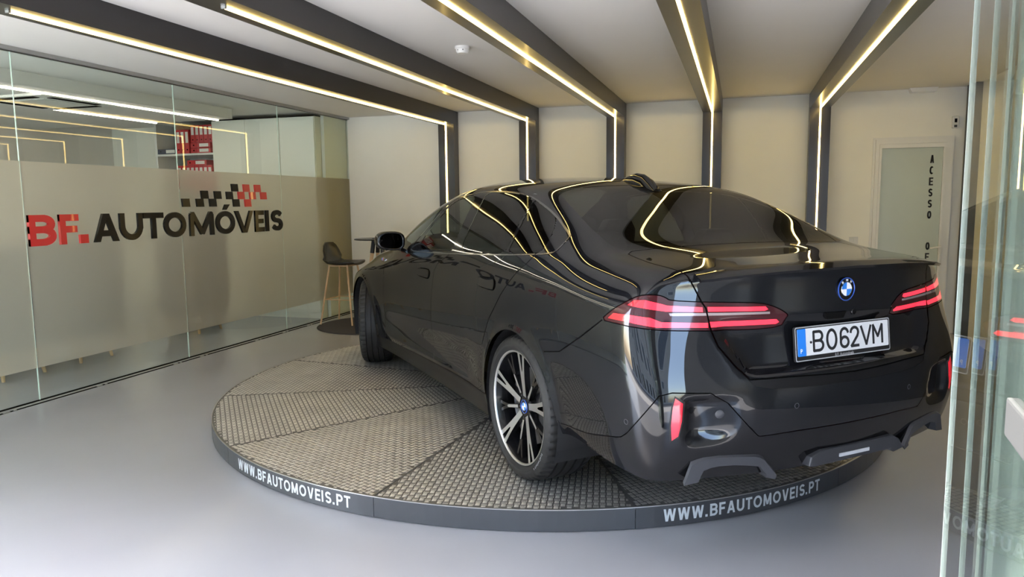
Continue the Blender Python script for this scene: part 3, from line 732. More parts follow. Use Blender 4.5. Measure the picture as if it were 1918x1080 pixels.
# ---- cabin ----
M_seat = mat('black_leather', (.018,.017,.017), .45, var=.1); M_head = mat('headliner', (.05,.048,.045), .9); M_cab = mat('cabin_trim', (.015,.014,.014), .6)
MB().box((-.40,-.84,.36), (2.45,.84,.40)).build('cabin_floor', M_cab, CAR)
MB().prism([(2.0,.40),(2.42,.40),(2.42,.95),(2.20,1.0),(2.02,.98),(1.93,.85)], -.82, .82, lambda u, v, w_: (u, w_, v)).build('dashboard', M_cab, CAR, bevel=.02)
MB().prism([(-.40,.45),(.05,.45),(-.02,.95),(-.42,1.085)], -.64, .64, lambda u, v, w_: (u, w_, v)).build('parcel_shelf', M_cab, CAR, bevel=.02)
def seat(x, y, rear=False):
    q = [(.0,.42),(.50,.48),(.50,.60),(.10,.58),(-.06,1.05),(-.14,1.05),(-.10,.55)] if not rear else [(.0,.42),(.48,.45),(.48,.58),(.12,.56),(-.10,1.02),(-.22,1.02),(-.12,.5)]
    hw = .25 if not rear else .30
    o = MB().prism(q, -hw, hw, lambda u, v, w_: (x+u, y+w_, v)).build('seat', M_seat, CAR, bevel=.035)
    hx = x-.12 if not rear else x-.18; hz = 1.06 if not rear else 1.02
    hr = MB().prism([(-.12,0),(.12,0),(.13,.10),(.09,.17),(-.09,.17),(-.13,.10)], -.045, .045, lambda u, v, w_: (hx+w_-.02*v, y+u, hz+v)).build('headrest', M_seat, o, bevel=.02)
for y in (.37, -.37): seat(1.22, y); seat(.30, y, True)
st = MB().lathe([(.185+.014*math.cos(t), .014*math.sin(t)) for t in [2*math.pi*i/8 for i in range(8)]], 40, 'x', closed=True); st.box((-.008,-.18,-.02), (.008,.18,.02))
so = st.build('steering_wheel', M_seat, CAR, smooth=True); so.location = (1.86, .37, .98); so.rotation_euler = (0, math.radians(-22), 0)
MB().box((1.80,-.02,1.29), (1.82,.22,1.36)).build('interior_mirror', M_cab, CAR, bevel=.01)
# ---- door mirrors ----
for s in (1, -1):
    V = []; F = []; n = 28
    ring = []
    prof = [(-.055,.80),(-.060,.93),(-.045,1.0),(.0,1.02),(.05,.93),(.09,.70),(.115,.35),(.12,0.02)]
    for px, sc in prof:
        for i in range(n):
            t = 2*math.pi*i/n; cy, cz = math.cos(t), math.sin(t); e = 2/2.8
            yy = math.copysign(abs(cy)**e, cy)*.103*sc; zz = math.copysign(abs(cz)**e, cz)*.070*sc*(1 if cz > 0 else .95-.12*cy)
            V.append((px+.03*(yy*1.0), s*(yy), zz))
    m = len(prof)
    for k in range(m-1):
        for i in range(n):
            j = (i+1) % n; q = (k*n+i, k*n+j, (k+1)*n+j, (k+1)*n+i); F.append(q if s > 0 else q[::-1])
    me = mesh(V, F, 'mirror'); bmm = bmesh.new(); bmm.from_mesh(me); bmesh.ops.recalc_face_normals(bmm, faces=bmm.faces); bmm.to_mesh(me); bmm.free()
    mo = link('door_mirror', me, M_gloss, CAR, smooth=True); mo.location = (2.03, s*.965, 1.083)
    G = [V[i] for i in range(n)]; g = link('mirror_glass', mesh([(v[0]+.016-abs(v[1])*0-s*v[1]*.16, v[1]*.96, v[2]*.94) for v in G], [tuple(range(n))]), mat('mirror_silver', (.02,.021,.022), .02, 1), mo)
    MB().sweep([(0.02,-s*.06,-.055),(.02,-s*.115,-.075),(.04,-s*.15,-.085)], [(-.03,-.01),(.03,-.01),(.03,.012),(-.03,.012)]).build('mirror_foot', M_gloss, mo, smooth=True)
# ---- roof antenna fin ----
V = []; F = []
secs = [(.15,.034,.012),(.20,.036,.045),(.27,.037,.058),(.345,.036,.054),(.42,.028,.030),(.47,.014,.008)]
n = 9
for x, hw, hh in secs:
    zb_ = surf((x, 0, 2), (0, 0, -1)).z
    for i in range(n):
        t = math.pi*i/(n-1); V.append((x, hw*math.cos(t)*(1-.35*math.sin(t)), zb_-.008+(hh+.008)*math.sin(t)**.8))
for k in range(len(secs)-1):
    for i in range(n-1): F.append((k*n+i, k*n+i+1, (k+1)*n+i+1, (k+1)*n+i))
F += [tuple(range(n)), tuple((len(secs)-1)*n+i for i in range(n))]
me = mesh(V, F); bmm = bmesh.new(); bmm.from_mesh(me); bmesh.ops.recalc_face_normals(bmm, faces=bmm.faces); bmm.to_mesh(me); bmm.free()
fo = link('antenna_fin', me, M_gloss, CAR, smooth=True); me.set_sharp_from_angle(angle=math.radians(50))
# ---- trunk lip spoiler ----
pth = []
for i in range(33):
    y = -.655+1.31*i/32; x = -1.088+.29*abs(y)**2.1; z = float(ip(abs(y), [0,.3,.5,.67], [1.094,1.088,1.076,1.060])); pth.append((x, y, z))
MB().sweep(pth, [(-.055,-.004),(-.02,.008),(.012,.016),(.020,.014),(.012,.004),(-.01,-.010),(-.05,-.014)][::-1]).build('lip_spoiler', M_gloss, TRK, smooth=True)
# ---- licence plate ----
pz, px_ = .790, surf((-2, 0, .79), (1, 0, 0)).x-.012
PL = Matrix.Translation((px_, 0, pz)) @ Matrix(((0,0,-1,0),(-1,0,0,0),(0,1,0,0),(0,0,0,1))) @ Matrix.Rotation(math.radians(-6), 4, 'X')
M_plate = mat('plate_white', (.72,.75,.78), .35, 0, .3); M_pblue = mat('plate_blue', (.02,.22,.80), .35, 0, .3); M_ink = mat('plate_ink', (.02,.022,.025), .5)
def rrect(w, h, r):
    P = []
    for cx, cy, a0 in ((w/2-r, h/2-r, 0), (-w/2+r, h/2-r, 90), (-w/2+r, -h/2+r, 180), (w/2-r, -h/2+r, 270)):
        for k in range(4): a = math.radians(a0+30*k); P.append((cx+r*math.cos(a), cy+r*math.sin(a)))
    return P
pf = MB().prism(rrect(.535,.135,.008), -.006, .003).build('licence_plate', M_dkp, CAR); pf.matrix_local = PL
MB().prism(rrect(.532,.1335,.008), .0028, .0034).build('plate_rim_line', M_sil, pf)
MB().prism(rrect(.525,.126,.006), .003, .0038).build('plate_frame_face', M_dkp, pf)
def shift(o, dx, dy, dz): o.location = (dx, dy, dz)
o = MB().prism(rrect(.512,.106,.005), .0036, .0048).build('plate_panel', M_plate, pf); shift(o, 0, .006, 0)
o = MB().prism(rrect(.044,.106,.004), .0044, .0054).build('plate_blue_band', M_pblue, pf); shift(o, -.234, .006, 0)
def plate_char(st, x0, w_, name='plate_character'):
    """strokes as polylines in a unit box, drawn with constant pen width"""
    b = MB(); pw = .0056
    for P in st:
        Q = [(x0+u*w_, -.031+.074*v) for u, v in P]
        for i, (a, c) in enumerate(zip(Q, Q[1:])):
            d = Vector((c[0]-a[0], c[1]-a[1])); L = d.length
            if L < 1e-6: continue
            d /= L; nx, ny = -d.y*pw, d.x*pw; e = d*pw*.5
            b.prism([(a[0]-e.x+nx, a[1]-e.y+ny), (a[0]-e.x-nx, a[1]-e.y-ny), (c[0]+e.x-nx, c[1]+e.y-ny), (c[0]+e.x+nx, c[1]+e.y+ny)], .0046, .0056+.00003*i)
    return b.build(name, M_ink, pf)
def arc(cx, cy, rx, ry, a0, a1, n=12): return [(cx+rx*math.cos(math.radians(a0+(a1-a0)*i/n)), cy+ry*math.sin(math.radians(a0+(a1-a0)*i/n))) for i in range(n+1)]
cB = [[(0,0),(0,1)], [(0,1),(.55,1)]+arc(.55,.76,.38,.24,90,-90)+[(0,.52)], [(.55,.52)]+arc(.55,.26,.45,.26,90,-90)+[(0,0)]]
cO = [arc(.5,.5,.5,.5,0,360,28)]
c6 = [arc(.5,.27,.5,.27,0,360,20), [(0,.27),(.02,.62)]+arc(.5,.70,.48,.30,170,15,10)]
c2 = [arc(.5,.74,.48,.26,180,-20,12)+[(.85,.52),(.06,0),(1,0)]]
cV = [[(0,1),(.5,0),(1,1)]]; cM = [[(0,0),(0,1),(.5,.36),(1,1),(1,0)]]
for st, x, wd in ((cB,-.170,.050),(cO,-.097,.050),(c6,-.022,.043),(c2,.035,.044),(cV,.096,.056),(cM,.166,.052)): plate_char(st, x, wd)
me = fit_letter('P', .011, .018, 0, .02); o = link('plate_country_letter', me, M_white, pf); shift(o, -.242, -.036, .0056)
me = fit_letter('B.F. Automóveis', .105, .0125, 0, .01); o = link('dealer_lettering', me, M_sil, pf); shift(o, -.055, -.0635, .0040)
for x in (-.186, .196): MB().tube((x,.004,.004), (x,.004,.0075), .005, n=10).build('plate_screw', M_ink, pf)
# ---- trunk badge, camera, handle recess ----
bx = surf((-2, 0, .992), (1, 0, 0)).x-.003
roundel('round_badge', .047, TRK, Matrix.Translation((bx, 0, .992)) @ Matrix(((0,0,-1,0),(-1,0,0,0),(0,1,0,0),(0,0,0,1))))
hz = .893; hx_ = surf((-2, .1, hz), (1, 0, 0)).x
MB().prism([(-.06,0),(.06,0),(.045,-.026),(-.045,-.026)], -.006, .010, lambda u, v, w_: (hx_-w_, u+.06, hz+v+.012)).build('trunk_release', M_blk, TRK, bevel=.003)
MB().lathe([(0,.006),(.011,.006),(.014,.002),(.014,-.01)], 20).build('reversing_camera', M_gloss, TRK, smooth=True).matrix_local = Matrix.Translation((hx_-.002, -.045, hz+.006)) @ Matrix(((0,0,-1,0),(-1,0,0,0),(0,1,0,0),(0,0,0,1)))
# parking sensors
for p, n_ in (((-.88,.897,.52),0),((-1.13,.296,.567),0),((-1.12,-.35,.562),0),((-1.05,.60,.555),1)):
    c, nn, _, _ = bvh.find_nearest(Vector(p)); nn = Vector(snorm(c)); q = nn.to_track_quat('Z', 'Y').to_matrix().to_4x4()
    r_ = .0105 if not n_ else .017
    o = MB().lathe([(r_*.80,.0006),(r_,.0010),(r_*1.05,.0002)] if not n_ else [(0,.004),(r_*.8,.004),(r_,.002),(r_,-.004)], 24).build('parking_sensor', M_satin, BMP, smooth=True); o.matrix_local = Matrix.Translation(c) @ q
# side emblem on the left front fender
c = surf((2.52, 3, .905), (0, -1, 0))
if c:
    for k, (mm, w_) in enumerate(((M_pblue,.010),(M_ringb,.010),(mat('emblem_red', (.6,.03,.03), .4),.010),(M_chrome,.034))):
        x = c.x+.022-.011*k-(.012 if k == 3 else 0)
        MB().prism([(x-w_/2,.0),(x+w_/2,.0),(x+w_/2-.006,.020),(x-w_/2-.006,.020)], c.y-.004, c.y+.006, lambda u, v, q: (u, q, c.z+v)).build('fender_emblem', mm, CAR)
# ---- lower trims ----
PLN = []
for i in range(-4, 40):
    u = .02*i; o_ = Vector((-1,-1,0)).normalized()*u+Vector((-1,1,0)).normalized()*3+Vector((0,0,.37)); hh = surf(o_, (1,-1,0))
    if hh: PLN.append((u, hh.x, hh.y))
def on_bumper(u, z, w_, s=1):
    """bumper outline at coordinate u, height z, pushed out by w"""
    k = max(1, min(len(PLN)-2, int(round((u-PLN[0][0])/.02)))); U = [q[0] for q in PLN]; X = float(np.interp(u, U, [q[1] for q in PLN])); Y = float(np.interp(u, U, [q[2] for q in PLN]))
    d = Vector((PLN[k+1][1]-PLN[k-1][1], PLN[k+1][2]-PLN[k-1][2], 0)).normalized(); n = Vector((d.y, -d.x, 0)); 
    if n.x > 0: n = -n
    return (X+n.x*w_, s*(Y+n.y*w_), z)
OUT = [(.1963,.300),(.2217,.3775),(.243,.388),(.2638,.3947),(.3171,.3988),(.38,.395),(.4417,.3888),(.458,.384),(.475,.3725),(.5213,.3049),(.5161,.2903)]
INN = [(.2469,.2977),(.2560,.322),(.2648,.341),(.290,.350),(.318,.3539),(.37,.3525),(.43,.3440),(.448,.340),(.465,.3343),(.486,.3020),(.484,.290)]
for s in (1, -1):
    V = []; F = []; n = len(OUT)
    for (a, b), w_ in (((OUT, .0), .002), ((OUT, 1), .014), ((INN, 1), .010), ((INN, 0), -.040)):
        for (u, z) in a:
            dz = -.010 if (a is OUT and w_ > .008) else 0
            V.append(on_bumper(u, z+dz, w_, s))
    for r_ in range(3):
        for k in range(n-1): F.append((r_*n+k, r_*n+k+1, (r_+1)*n+k+1, (r_+1)*n+k))
    for k in range(n-1): F.append((3*n+k, 3*n+k+1, k+1, k))
    F += [(0,n,2*n,3*n), (n-1,4*n-1,3*n-1,2*n-1)]
    me = mesh(V, F); bmm = bmesh.new(); bmm.from_mesh(me); bmesh.ops.recalc_face_normals(bmm, faces=bmm.faces); bmm.to_mesh(me); bmm.free()
    link('corner_diffuser_trim', me, M_satin, CAR, smooth=True); me.set_sharp_from_angle(angle=math.radians(35))
MB().prism([(.215,.335),(.205,.372),(.15,.392),(-.26,.392),(-.30,.372),(-.33,.33),(-.27,.318),(-.25,.335),(.19,.330)][::-1], -1.135, -1.02, lambda u, v, w_: (w_+.0, u, v-.025)).build('centre_diffuser', M_satin, CAR, bevel=.006)
MB().box((-1.139,-.115,.326), (-1.130,.055,.340)).build('diffuser_light', mat('diffuser_light_lens', (.55,.57,.62), .25, 0, .5), CAR)

# ---------------- room ----------------
M_wall = mat('wall_paint', (.90,.88,.79), .75, var=.02, vscale=2)
M_ceil = mat('ceiling_paint', (.70,.685,.66), .8, var=.015, vscale=1.5)
M_floor = mat('floor_resin', (.36,.365,.39), .30, coat=.35, coat_rough=.18, var=.05, vscale=1.3)
M_dark = mat('dark_panel', (.028,.026,.027), .30, .35, .25, .12, var=.12, vscale=1.2)
M_led = mat('led_diffuser', (.9,.8,.6), .4, emit=(1,.70,.22), estr=4.3)
M_ledw = mat('office_led', (.9,.85,.8), .4, emit=(1,.84,.66), estr=7)
M_alu = mat('aluminium', (.42,.43,.43), .35, .8)
M_rail = mat('dark_rail', (.10,.105,.10), .4, .6)
M_pane = glass_mat('clear_pane', (.90,.935,.91), 1.5)
M_edge = mat('pane_edge', (.62,.72,.66), .2, 0, .5)
def frost_mat():
    m = bpy.data.materials.new('frosted_film'); m.use_nodes = True; nt = m.node_tree; nt.nodes.clear()
    out = nt.nodes.new('ShaderNodeOutputMaterial'); a = nt.nodes.new('ShaderNodeBsdfRefraction'); tl = nt.nodes.new('ShaderNodeBsdfTranslucent'); m0 = nt.nodes.new('ShaderNodeMixShader'); b = nt.nodes.new('ShaderNodeBsdfDiffuse'); mx = nt.nodes.new('ShaderNodeMixShader')
    a.inputs['Color'].default_value = (.86,.79,.66,1); a.inputs['Roughness'].default_value = .92; tl.inputs['Color'].default_value = (.95,.88,.76,1); m0.inputs[0].default_value = .30; a.inputs['IOR'].default_value = 1.03
    b.inputs['Color'].default_value = (.33,.32,.29,1); mx.inputs[0].default_value = .62
    nt.links.new(a.outputs[0], m0.inputs[1]); nt.links.new(tl.outputs[0], m0.inputs[2])
    nt.links.new(b.outputs[0], mx.inputs[1]); nt.links.new(m0.outputs[0], mx.inputs[2]); nt.links.new(mx.outputs[0], out.inputs[0]); return m
M_frost = frost_mat()
XL, YD, HC = -5.035, 8.858, 2.607
tag(box('floor', (-9.2,-.6,-.12), (3.4,9.2,0), M_floor), kind='structure')
tag(box('ceiling', (-5.10,.30,HC), (3.4,9.2,HC+.2), M_ceil), kind='structure')
tag(box('wall_back', (-9.2,YD,0), (3.4,YD+.18,HC+.1), M_wall), kind='structure')
tag(box('wall_right_rear', (2.30,5.4,0), (2.42,YD,HC), M_wall), kind='structure')
tag(box('wall_right', (2.30,.3,0), (2.42,5.398,HC), mat('side_wall', (.075,.08,.085), .22, 0, .3, .1, var=.1)), kind='structure')
tag(box('trim_1', (2.225,8.55,0), (2.30,8.80,HC), M_rail), kind='structure')
tag(box('trim_2', (-9.2,.18,HC-.12), (3.4,.30,HC+.35), M_alu), kind='structure')
# glass wall on the left
GW = empty('wall_left', (0,0,0)); tag(GW, kind='structure')
ys = [.90, 2.50, 4.103, 5.69, 7.295, YD]
for i in range(5):
    a, b = ys[i]+.003, ys[i+1]-.003
    p = box('glass_pane', (XL-.012,a,.004), (XL,b,2.585), M_pane, GW)
    link('frosted_film', mesh([(XL+.0012,a+.001,.255),(XL+.0012,b-.001,.255),(XL+.0012,b-.001,1.797),(XL+.0012,a+.001,1.797)], [(0,1,2,3)]), M_frost, p)
    box('pane_edge', (XL-.0115,a-.004,.004), (XL-.0015,a-.0002,2.585), M_edge, p)
box('head_rail', (XL-.035,.9,2.578), (XL+.030,YD,HC), M_alu, GW)
box('head_seal', (XL-.015,.9,2.572), (XL+.004,YD,2.579), M_rail, GW)
box('foot_channel', (XL+.006,.9,.0), (XL+.062,YD,.003), mat('floor_channel', (.30,.30,.30), .45, .2), GW)
box('foot_seal', (XL-.014,.9,.0), (XL+.006,YD,.010), M_blk, GW); box('foot_seal', (XL+.060,.9,.0), (XL+.070,YD,.006), M_blk, GW)
for y in (3.75,4.55,5.4,5.75,6.6,7.1,7.6,8.3): MB().box((XL+.055,y,0), (XL+.078,y+.05,.007)).box((XL+.055,y+.08,0), (XL+.078,y+.10,.007)).build('channel_clip', M_alu, GW)
# logo letters on the glass wall
M_lblk = mat('sign_black', (.008,.008,.009), .14, spec=.22); M_lred = mat('sign_red', (.52,.022,.028), .28, 0, .4)
SG = empty('wall_sign', (XL+.004, 4.11, 1.17)); tag(SG, 'raised red and black lettering with a chequer motif on the frosted glass wall', 'sign')
TM = Matrix(((0,0,1,0),(1,0,0,0),(0,1,0,0),(0,0,0,1)))
for ch, y0, y1 in (('B',4.113,4.336),('F',4.371,4.542),('.',4.548,4.624),('A',4.676,4.942),('U',4.951,5.198),('T',5.21,5.444),('O',5.451,5.726),('M',5.773,6.121),('Ó',6.15,6.433),('V',6.43,6.75),('E',6.772,6.925),('I',6.951,7.026),('S',7.072,7.268)):
    wl = y1-y0
    if ch == 'I': y0 += .008; wl = .052
    me = stroke_letter('O' if ch == 'Ó' else ch, wl, .232 if ch != '.' else .070, .052 if ch in 'BF' else (.050 if ch != 'I' else .052), .022)
    if ch == 'Ó':
        q = MB().prism([(.115,.245),(.160,.245),(.215,.300),(.150,.300)], 0, .022); me2 = mesh(q.V, q.F)
        bmm = bmesh.new(); bmm.from_mesh(me); bmm.from_mesh(me2); bmm.to_mesh(me); bmm.free()
    o = link('letter', me, M_lred if ch in 'BF.' else M_lblk, SG); o.matrix_local = Matrix.Translation((0, y0-4.11, 0)) @ TM
for k, (y, z) in enumerate([(5.748,1.489),(5.94,1.488),(6.011,1.566),(6.201,1.564),(6.123,1.488),(6.38,1.561),(6.467,1.641),(6.48,1.484),(6.567,1.562),(6.655,1.640),(6.67,1.483),(6.755,1.561),(6.845,1.640),(6.945,1.561)]):
    P = [(-.052,-.039),(.044,-.039),(.052,.039),(-.044,.039)]; P = [(-a if False else a, b) for a, b in P]; P = [(-u, v) for u, v in P][::-1]
    o = MB().prism(P, 0, .018).build('chequer_square', M_lred if k > 7 else M_lblk, SG); o.matrix_local = Matrix.Translation((0, y-4.11, z-1.17)) @ TM
# portal frames
LX = [-3.555, -2.49, -1.415, -.317, .812]; nm = ['nearest the glass wall', 'second from the glass wall', 'third from the glass wall', 'fourth from the glass wall', 'nearest the white door']
for i, x in enumerate(LX):
    pf_ = empty('portal_frame', (x, 8.70, 0)); tag(pf_, 'dark ceiling beam and wall post with a warm light line, '+nm[i], 'portal frame', 'lit portal frames')
    w2 = .105; zb = 2.445; yp = -.0
    MB().box((-w2,.32-8.70,zb), (w2,.158,HC)).build('beam', M_dark, pf_)
    MB().box((-w2,0,0), (w2,.158,zb)).build('post', M_dark, pf_)
    ys_ = [2.911,3.206,2.9,2.9,2.9][i]
    MB().box((-.008,ys_-8.70,zb-.010), (.008,-.012,zb+.0)).build('light_strip', M_led, pf_)
    MB().box((-.008,-.012,.15), (.008,0,zb)).build('light_strip', M_led, pf_)
    MB().box((-.013,ys_-8.712,zb-.012), (.013,ys_-8.70,zb)).build('strip_end_cap', M_alu, pf_)
# back door
M_pvc = mat('white_pvc', (.82,.81,.76), .4, 0, .1); M_dglass = mat('frosted_door_glass', (.52,.58,.52), .28, 0, .3, .1, var=.03, vscale=1.5)
D = empty('door_1', (1.392, YD, 0)); tag(D, kind='structure')
x0, x1, zt = 1.392, 2.133, 2.086
f = MB(); f.box((0,-.05,0), (.035,0,zt-.05)).box((x1-x0-.07,-.05,0), (x1-x0,0,zt-.05)).box((0,-.05,zt-.0498), (x1-x0,0,zt)); f.build('door_frame', M_pvc, D)
f = MB(); f.box((-.022,-.012,0), (0,0,zt)).box((x1-x0,-.012,0), (x1-x0+.022,0,zt)).box((-.022,-.012,zt+.0002), (x1-x0+.022,0,zt+.022)); f.build('door_architrave', M_pvc, D)
f = MB(); f.box((.036,-.065,.12), (.058,-.01,zt-.0952)).box((.648,-.065,.12), (.670,-.01,zt-.0952)).box((.036,-.065,zt-.095), (.670,-.01,zt-.052)).box((.036,-.065,.01), (.670,-.01,.1198)); lf = f.build('door_leaf', M_pvc, D)
box('door_glass', (.056,-.040,.12), (.650,-.028,zt-.093), M_dglass, lf)
MB().box((.052,-.043,.118), (.057,-.040,zt-.09)).box((.648,-.043,.118), (.653,-.040,zt-.09)).box((.052,-.043,zt-.096), (.653,-.040,zt-.092)).build('glazing_gasket', M_blk, lf)
h = MB(); h.box((.650,-.075,.78), (.669,-.064,1.02)); h.tube((.660,-.07,.945), (.660,-.115,.945), .009); h.tube((.662,-.115,.945), (.56,-.115,.925), .009); h.tube((.660,-.076,.845), (.660,-.085,.845), .012); h.build('door_handle', M_pvc, lf)
zc = 1.864
for k, ch in enumerate('ACESSO OFICINA'):
    z = 1.868-.1175*k-(.108*.92 if k > 6 else 0)+(.0 if k < 6 else 0)
    if ch == ' ': continue
    me = stroke_letter(ch, .040 if ch != 'I' else .016, .084, .0155)
    o = link('letter', me, M_ink, D); o.matrix_local = Matrix.Translation((.548-(.040 if ch != 'I' else .016)/2+.0, -.0415, z-.0425)) @ Matrix(((1,0,0,0),(0,0,-1,0),(0,1,0,0),(0,0,0,1)))
# small fittings
M_wp = mat('white_plastic', (.72,.72,.69), .4)
o = MB().lathe([(0,0),(.055,0),(.056,-.016),(.050,-.020),(.048,-.036),(.038,-.050),(0,-.052)], 32).build('smoke_detector', M_wp, smooth=True); o.location = (-1.99, 5.225, HC)
tag(o, 'small round white smoke detector on the ceiling between two beams', 'smoke detector')
for k in range(4): MB().box((-.022+.0125*k,-.0455,-.034), (-.014+.0125*k,-.040,-.026)).build('vent_slot', M_blk, o)
o = MB().prism([(-.135,0),(.135,0),(.115,-.045),(-.115,-.045)], -.11, -.0, lambda u, v, q: (u, q, v)).build('emergency_light', mat('diffuser_white', (.85,.84,.8), .4), bevel=.004); o.location = (1.815, YD, HC)
tag(o, 'flat white emergency light where ceiling meets the back wall above the door', 'light fitting')
o = MB().prism(rrect(.060,.125,.015), 0, .045, lambda u, v, q: (u, -q, v)).build('motion_sensor', M_wp, bevel=.004); o.location = (2.14, YD, 2.245)
tag(o, 'white motion sensor high on the back wall right of the door', 'sensor')
MB().box((-.012,-.047,-.005), (.012,-.044,.035)).build('sensor_lens', M_blk, o); MB().box((-.014,-.047,-.055), (.014,-.0445,-.03)).build('sensor_window', M_satin, o)
o = MB().box((-.045,-.012,-.04), (.045,0,.04)).build('light_switch', M_wp, bevel=.003); o.location = (1.215, YD, 1.0); tag(o, 'white double light switch on the back wall left of the door', 'light switch')
for s in (-1, 1): MB().box((s*.020-.017,-.016,-.03), (s*.020+.017,-.012,.03)).build('switch_rocker', M_wp, o)
# ---------------- office behind the glass wall ----------------
M_off = mat('office_wall', (.72,.69,.66), .8)
tag(box('wall_office', (-9.2,.3,0), (-9.0,YD,HC+.1), M_off), kind='structure')
tag(box('window_1', (-9.0,.84,0), (XL-.02,.85,HC), M_pane), kind='structure')
tag(box('ceiling_office', (-9.2,.3,HC+.001), (-5.11,9.2,HC+.2), M_ceil), kind='structure')
tag(box('ceiling_soffit', (-9.0,.9,2.49), (-5.84,7.55,HC), M_ceil), kind='structure')
for k, (x, y1) in enumerate(((-6.04,7.54),(-6.92,7.50))):
    o = box('ceiling_light_line', (x-.011,1.2,2.476), (x+.011,y1,2.490), M_ledw); tag(o, ['long warm white light line in the office ceiling nearer the glass', 'long warm white light line in the office ceiling farther from the glass'][k], 'light', 'office ceiling lines')
ac = empty('ceiling_air_conditioner', (-6.45, 5.60, 2.49)); tag(ac, 'white four-way air conditioner cassette in the office ceiling', 'air conditioner')
MB().box((-.42,-.42,-.025), (.42,.42,0)).build('casing', M_wp, ac, bevel=.008)
MB().box((-.24,-.24,-.030), (.24,.24,-.024)).build('grille', M_wp, ac)
for s in (-1, 1):
    MB().box((s*.345-.035,-.27,-.029), (s*.345+.035,.27,-.024)).build('air_slot', M_blk, ac); MB().box((-.27,s*.345-.035,-.029), (.27,s*.345+.035,-.024)).build('air_slot', M_blk, ac)
M_cabw = mat('cabinet_white', (.76,.75,.67), .45)
cb = empty('tall_cabinet', (-5.87, 8.5, 0)); tag(cb, 'tall pale office cupboard beside the binder shelves', 'cabinet')
MB().box((-.765,-.33,.0), (.765,.355,2.56)).build('carcass', M_cabw, cb)
for k in range(3): MB().box((-.765+.512*k,-.35,.08), (-.765+.508*(k+1)+.0,-.331,2.555)).build('door', M_cabw, cb, bevel=.002)
MB().box((-.765,-.34,2.56), (.765,.355,2.575)).build('top_shadow_gap', M_blk, cb)
sh = empty('binder_shelf', (-7.14, 8.55, 0)); tag(sh, 'white open shelving full of red ring binders in the office', 'shelf')
m_ = M_wp
MB().box((-.49,-.33,0), (-.455,.30,2.57)).build('side_panel', m_, sh); MB().box((.465,-.33,0), (.49,.30,2.57)).build('side_panel', m_, sh)
MB().box((-.49,.28,0), (.49,.30,2.57)).build('back_panel', mat('shelf_back', (.42,.41,.40), .7), sh)
for z in (.3,.75,1.2,1.66,2.135): MB().box((-.455,-.33,z), (.465,.28,z+.025)).build('shelf_board', m_, sh)
M_bred = mat('binder_red', (.50,.035,.04), .4, var=.05); M_bblu = mat('binder_blue', (.03,.045,.09), .5); M_lab = mat('binder_label', (.75,.74,.70), .6); M_card = mat('cardboard', (.33,.20,.10), .8)
def binder(loc, lying, m, label, group=None):
    o = MB().box((-.033,0,0), (.033,.28,.315)).build('ring_binder', m, bevel=.004)
    a = MB().box((-.021,-.002,.14), (.021,.0,.285)).build('spine_label', M_lab, o); MB().tube((0,-.003,.05), (0,.0,.05), .010).build('finger_hole', M_blk, o)
    o.location = loc
    if lying: o.rotation_euler = (0, math.radians(90), 0)
    tag(o, label, 'binder', group); return o
G = 'red binders standing on the upper office shelf'
ZU = 2.161
for k in range(3): binder((-7.244+.070*k, 8.225, ZU), False, M_bred, ['red binder standing leftmost in the upper shelf row', 'red binder second from the left in the upper shelf row', 'red binder third from the left, beside the lying pair'][k], G)
binder((-7.045, 8.222, ZU+.034), True, M_bred, 'red binder lying flat directly on the upper shelf board'); binder((-7.045, 8.222, ZU+.103), True, M_bred, 'red binder lying on top of another on the upper shelf')
for k in range(5): binder((-7.005+.070*k, 8.225, ZU+.139), False, M_bred, 'red binder standing on the lying pair, '+['leftmost','second from the left','third from the left','fourth from the left','rightmost'][k]+' of five', G).scale = (1, 1, .72)
binder((-7.592, 8.222, ZU+.034), True, M_bblu, 'dark blue binder lying alone at the left of the upper shelf')
for k in range(8): binder((-7.25+.070*k, 8.225, 1.686), False, M_bred, ['leftmost','second from the left','third from the left','fourth from the left','fifth from the left','third from the right','second from the right','rightmost'][k]+' red binder in the lower shelf row', 'red binders standing on the lower office shelf')
binder((-7.12, 8.222, 1.686+.35), True, M_bred, 'red binder lying across the tops of the lower row')
o = box('cardboard_box', (-7.33,8.30,2.479), (-7.055,8.5,2.545), M_card); tag(o, 'brown cardboard box pushed above the upper binders', 'box')
# column beside the cabinet
tag(box('trim_3', (-5.10,8.30,0), (-5.055,8.84,HC), M_cabw), kind='structure')
# sideboards behind the film
M_wood = mat('pale_wood', (.62,.42,.24), .5, var=.15, vscale=12); M_sb = mat('sideboard_grey', (.11,.11,.11), .5)
for k, (a, b) in enumerate(((4.30,5.75),(6.68,7.32))):
    sb = empty('sideboard', (-6.1, (a+b)/2, 0)); tag(sb, ['long grey sideboard on splayed wooden legs behind the frosted glass', 'short grey sideboard on splayed wooden legs nearest the tall cupboards'][k], 'sideboard')
    hw = (b-a)/2; MB().box((-.24,-hw,.235), (.24,hw,1.12)).build('carcass', M_sb, sb, bevel=.006)
    n = 3 if k == 0 else 1
    for j in range(n): MB().box((.24,-hw+.02+(2*hw-.04)/n*j+.004,.26), (.256,-hw+.02+(2*hw-.04)/n*(j+1)-.004,1.10)).build('door', M_sb, sb, bevel=.002)
    yl = (4.471,4.858,5.235,5.591) if k == 0 else (6.821,7.19)
    for j, y in enumerate(yl):
        s = -1 if j % 2 == 0 else 1
        for xx in ((.22,-.20)): MB().tube((xx, y-(a+b)/2, 0), (xx-.02, y-(a+b)/2+(-.045 if s > 0 else .01), .235), .014, .020).build('leg', M_wood, sb)
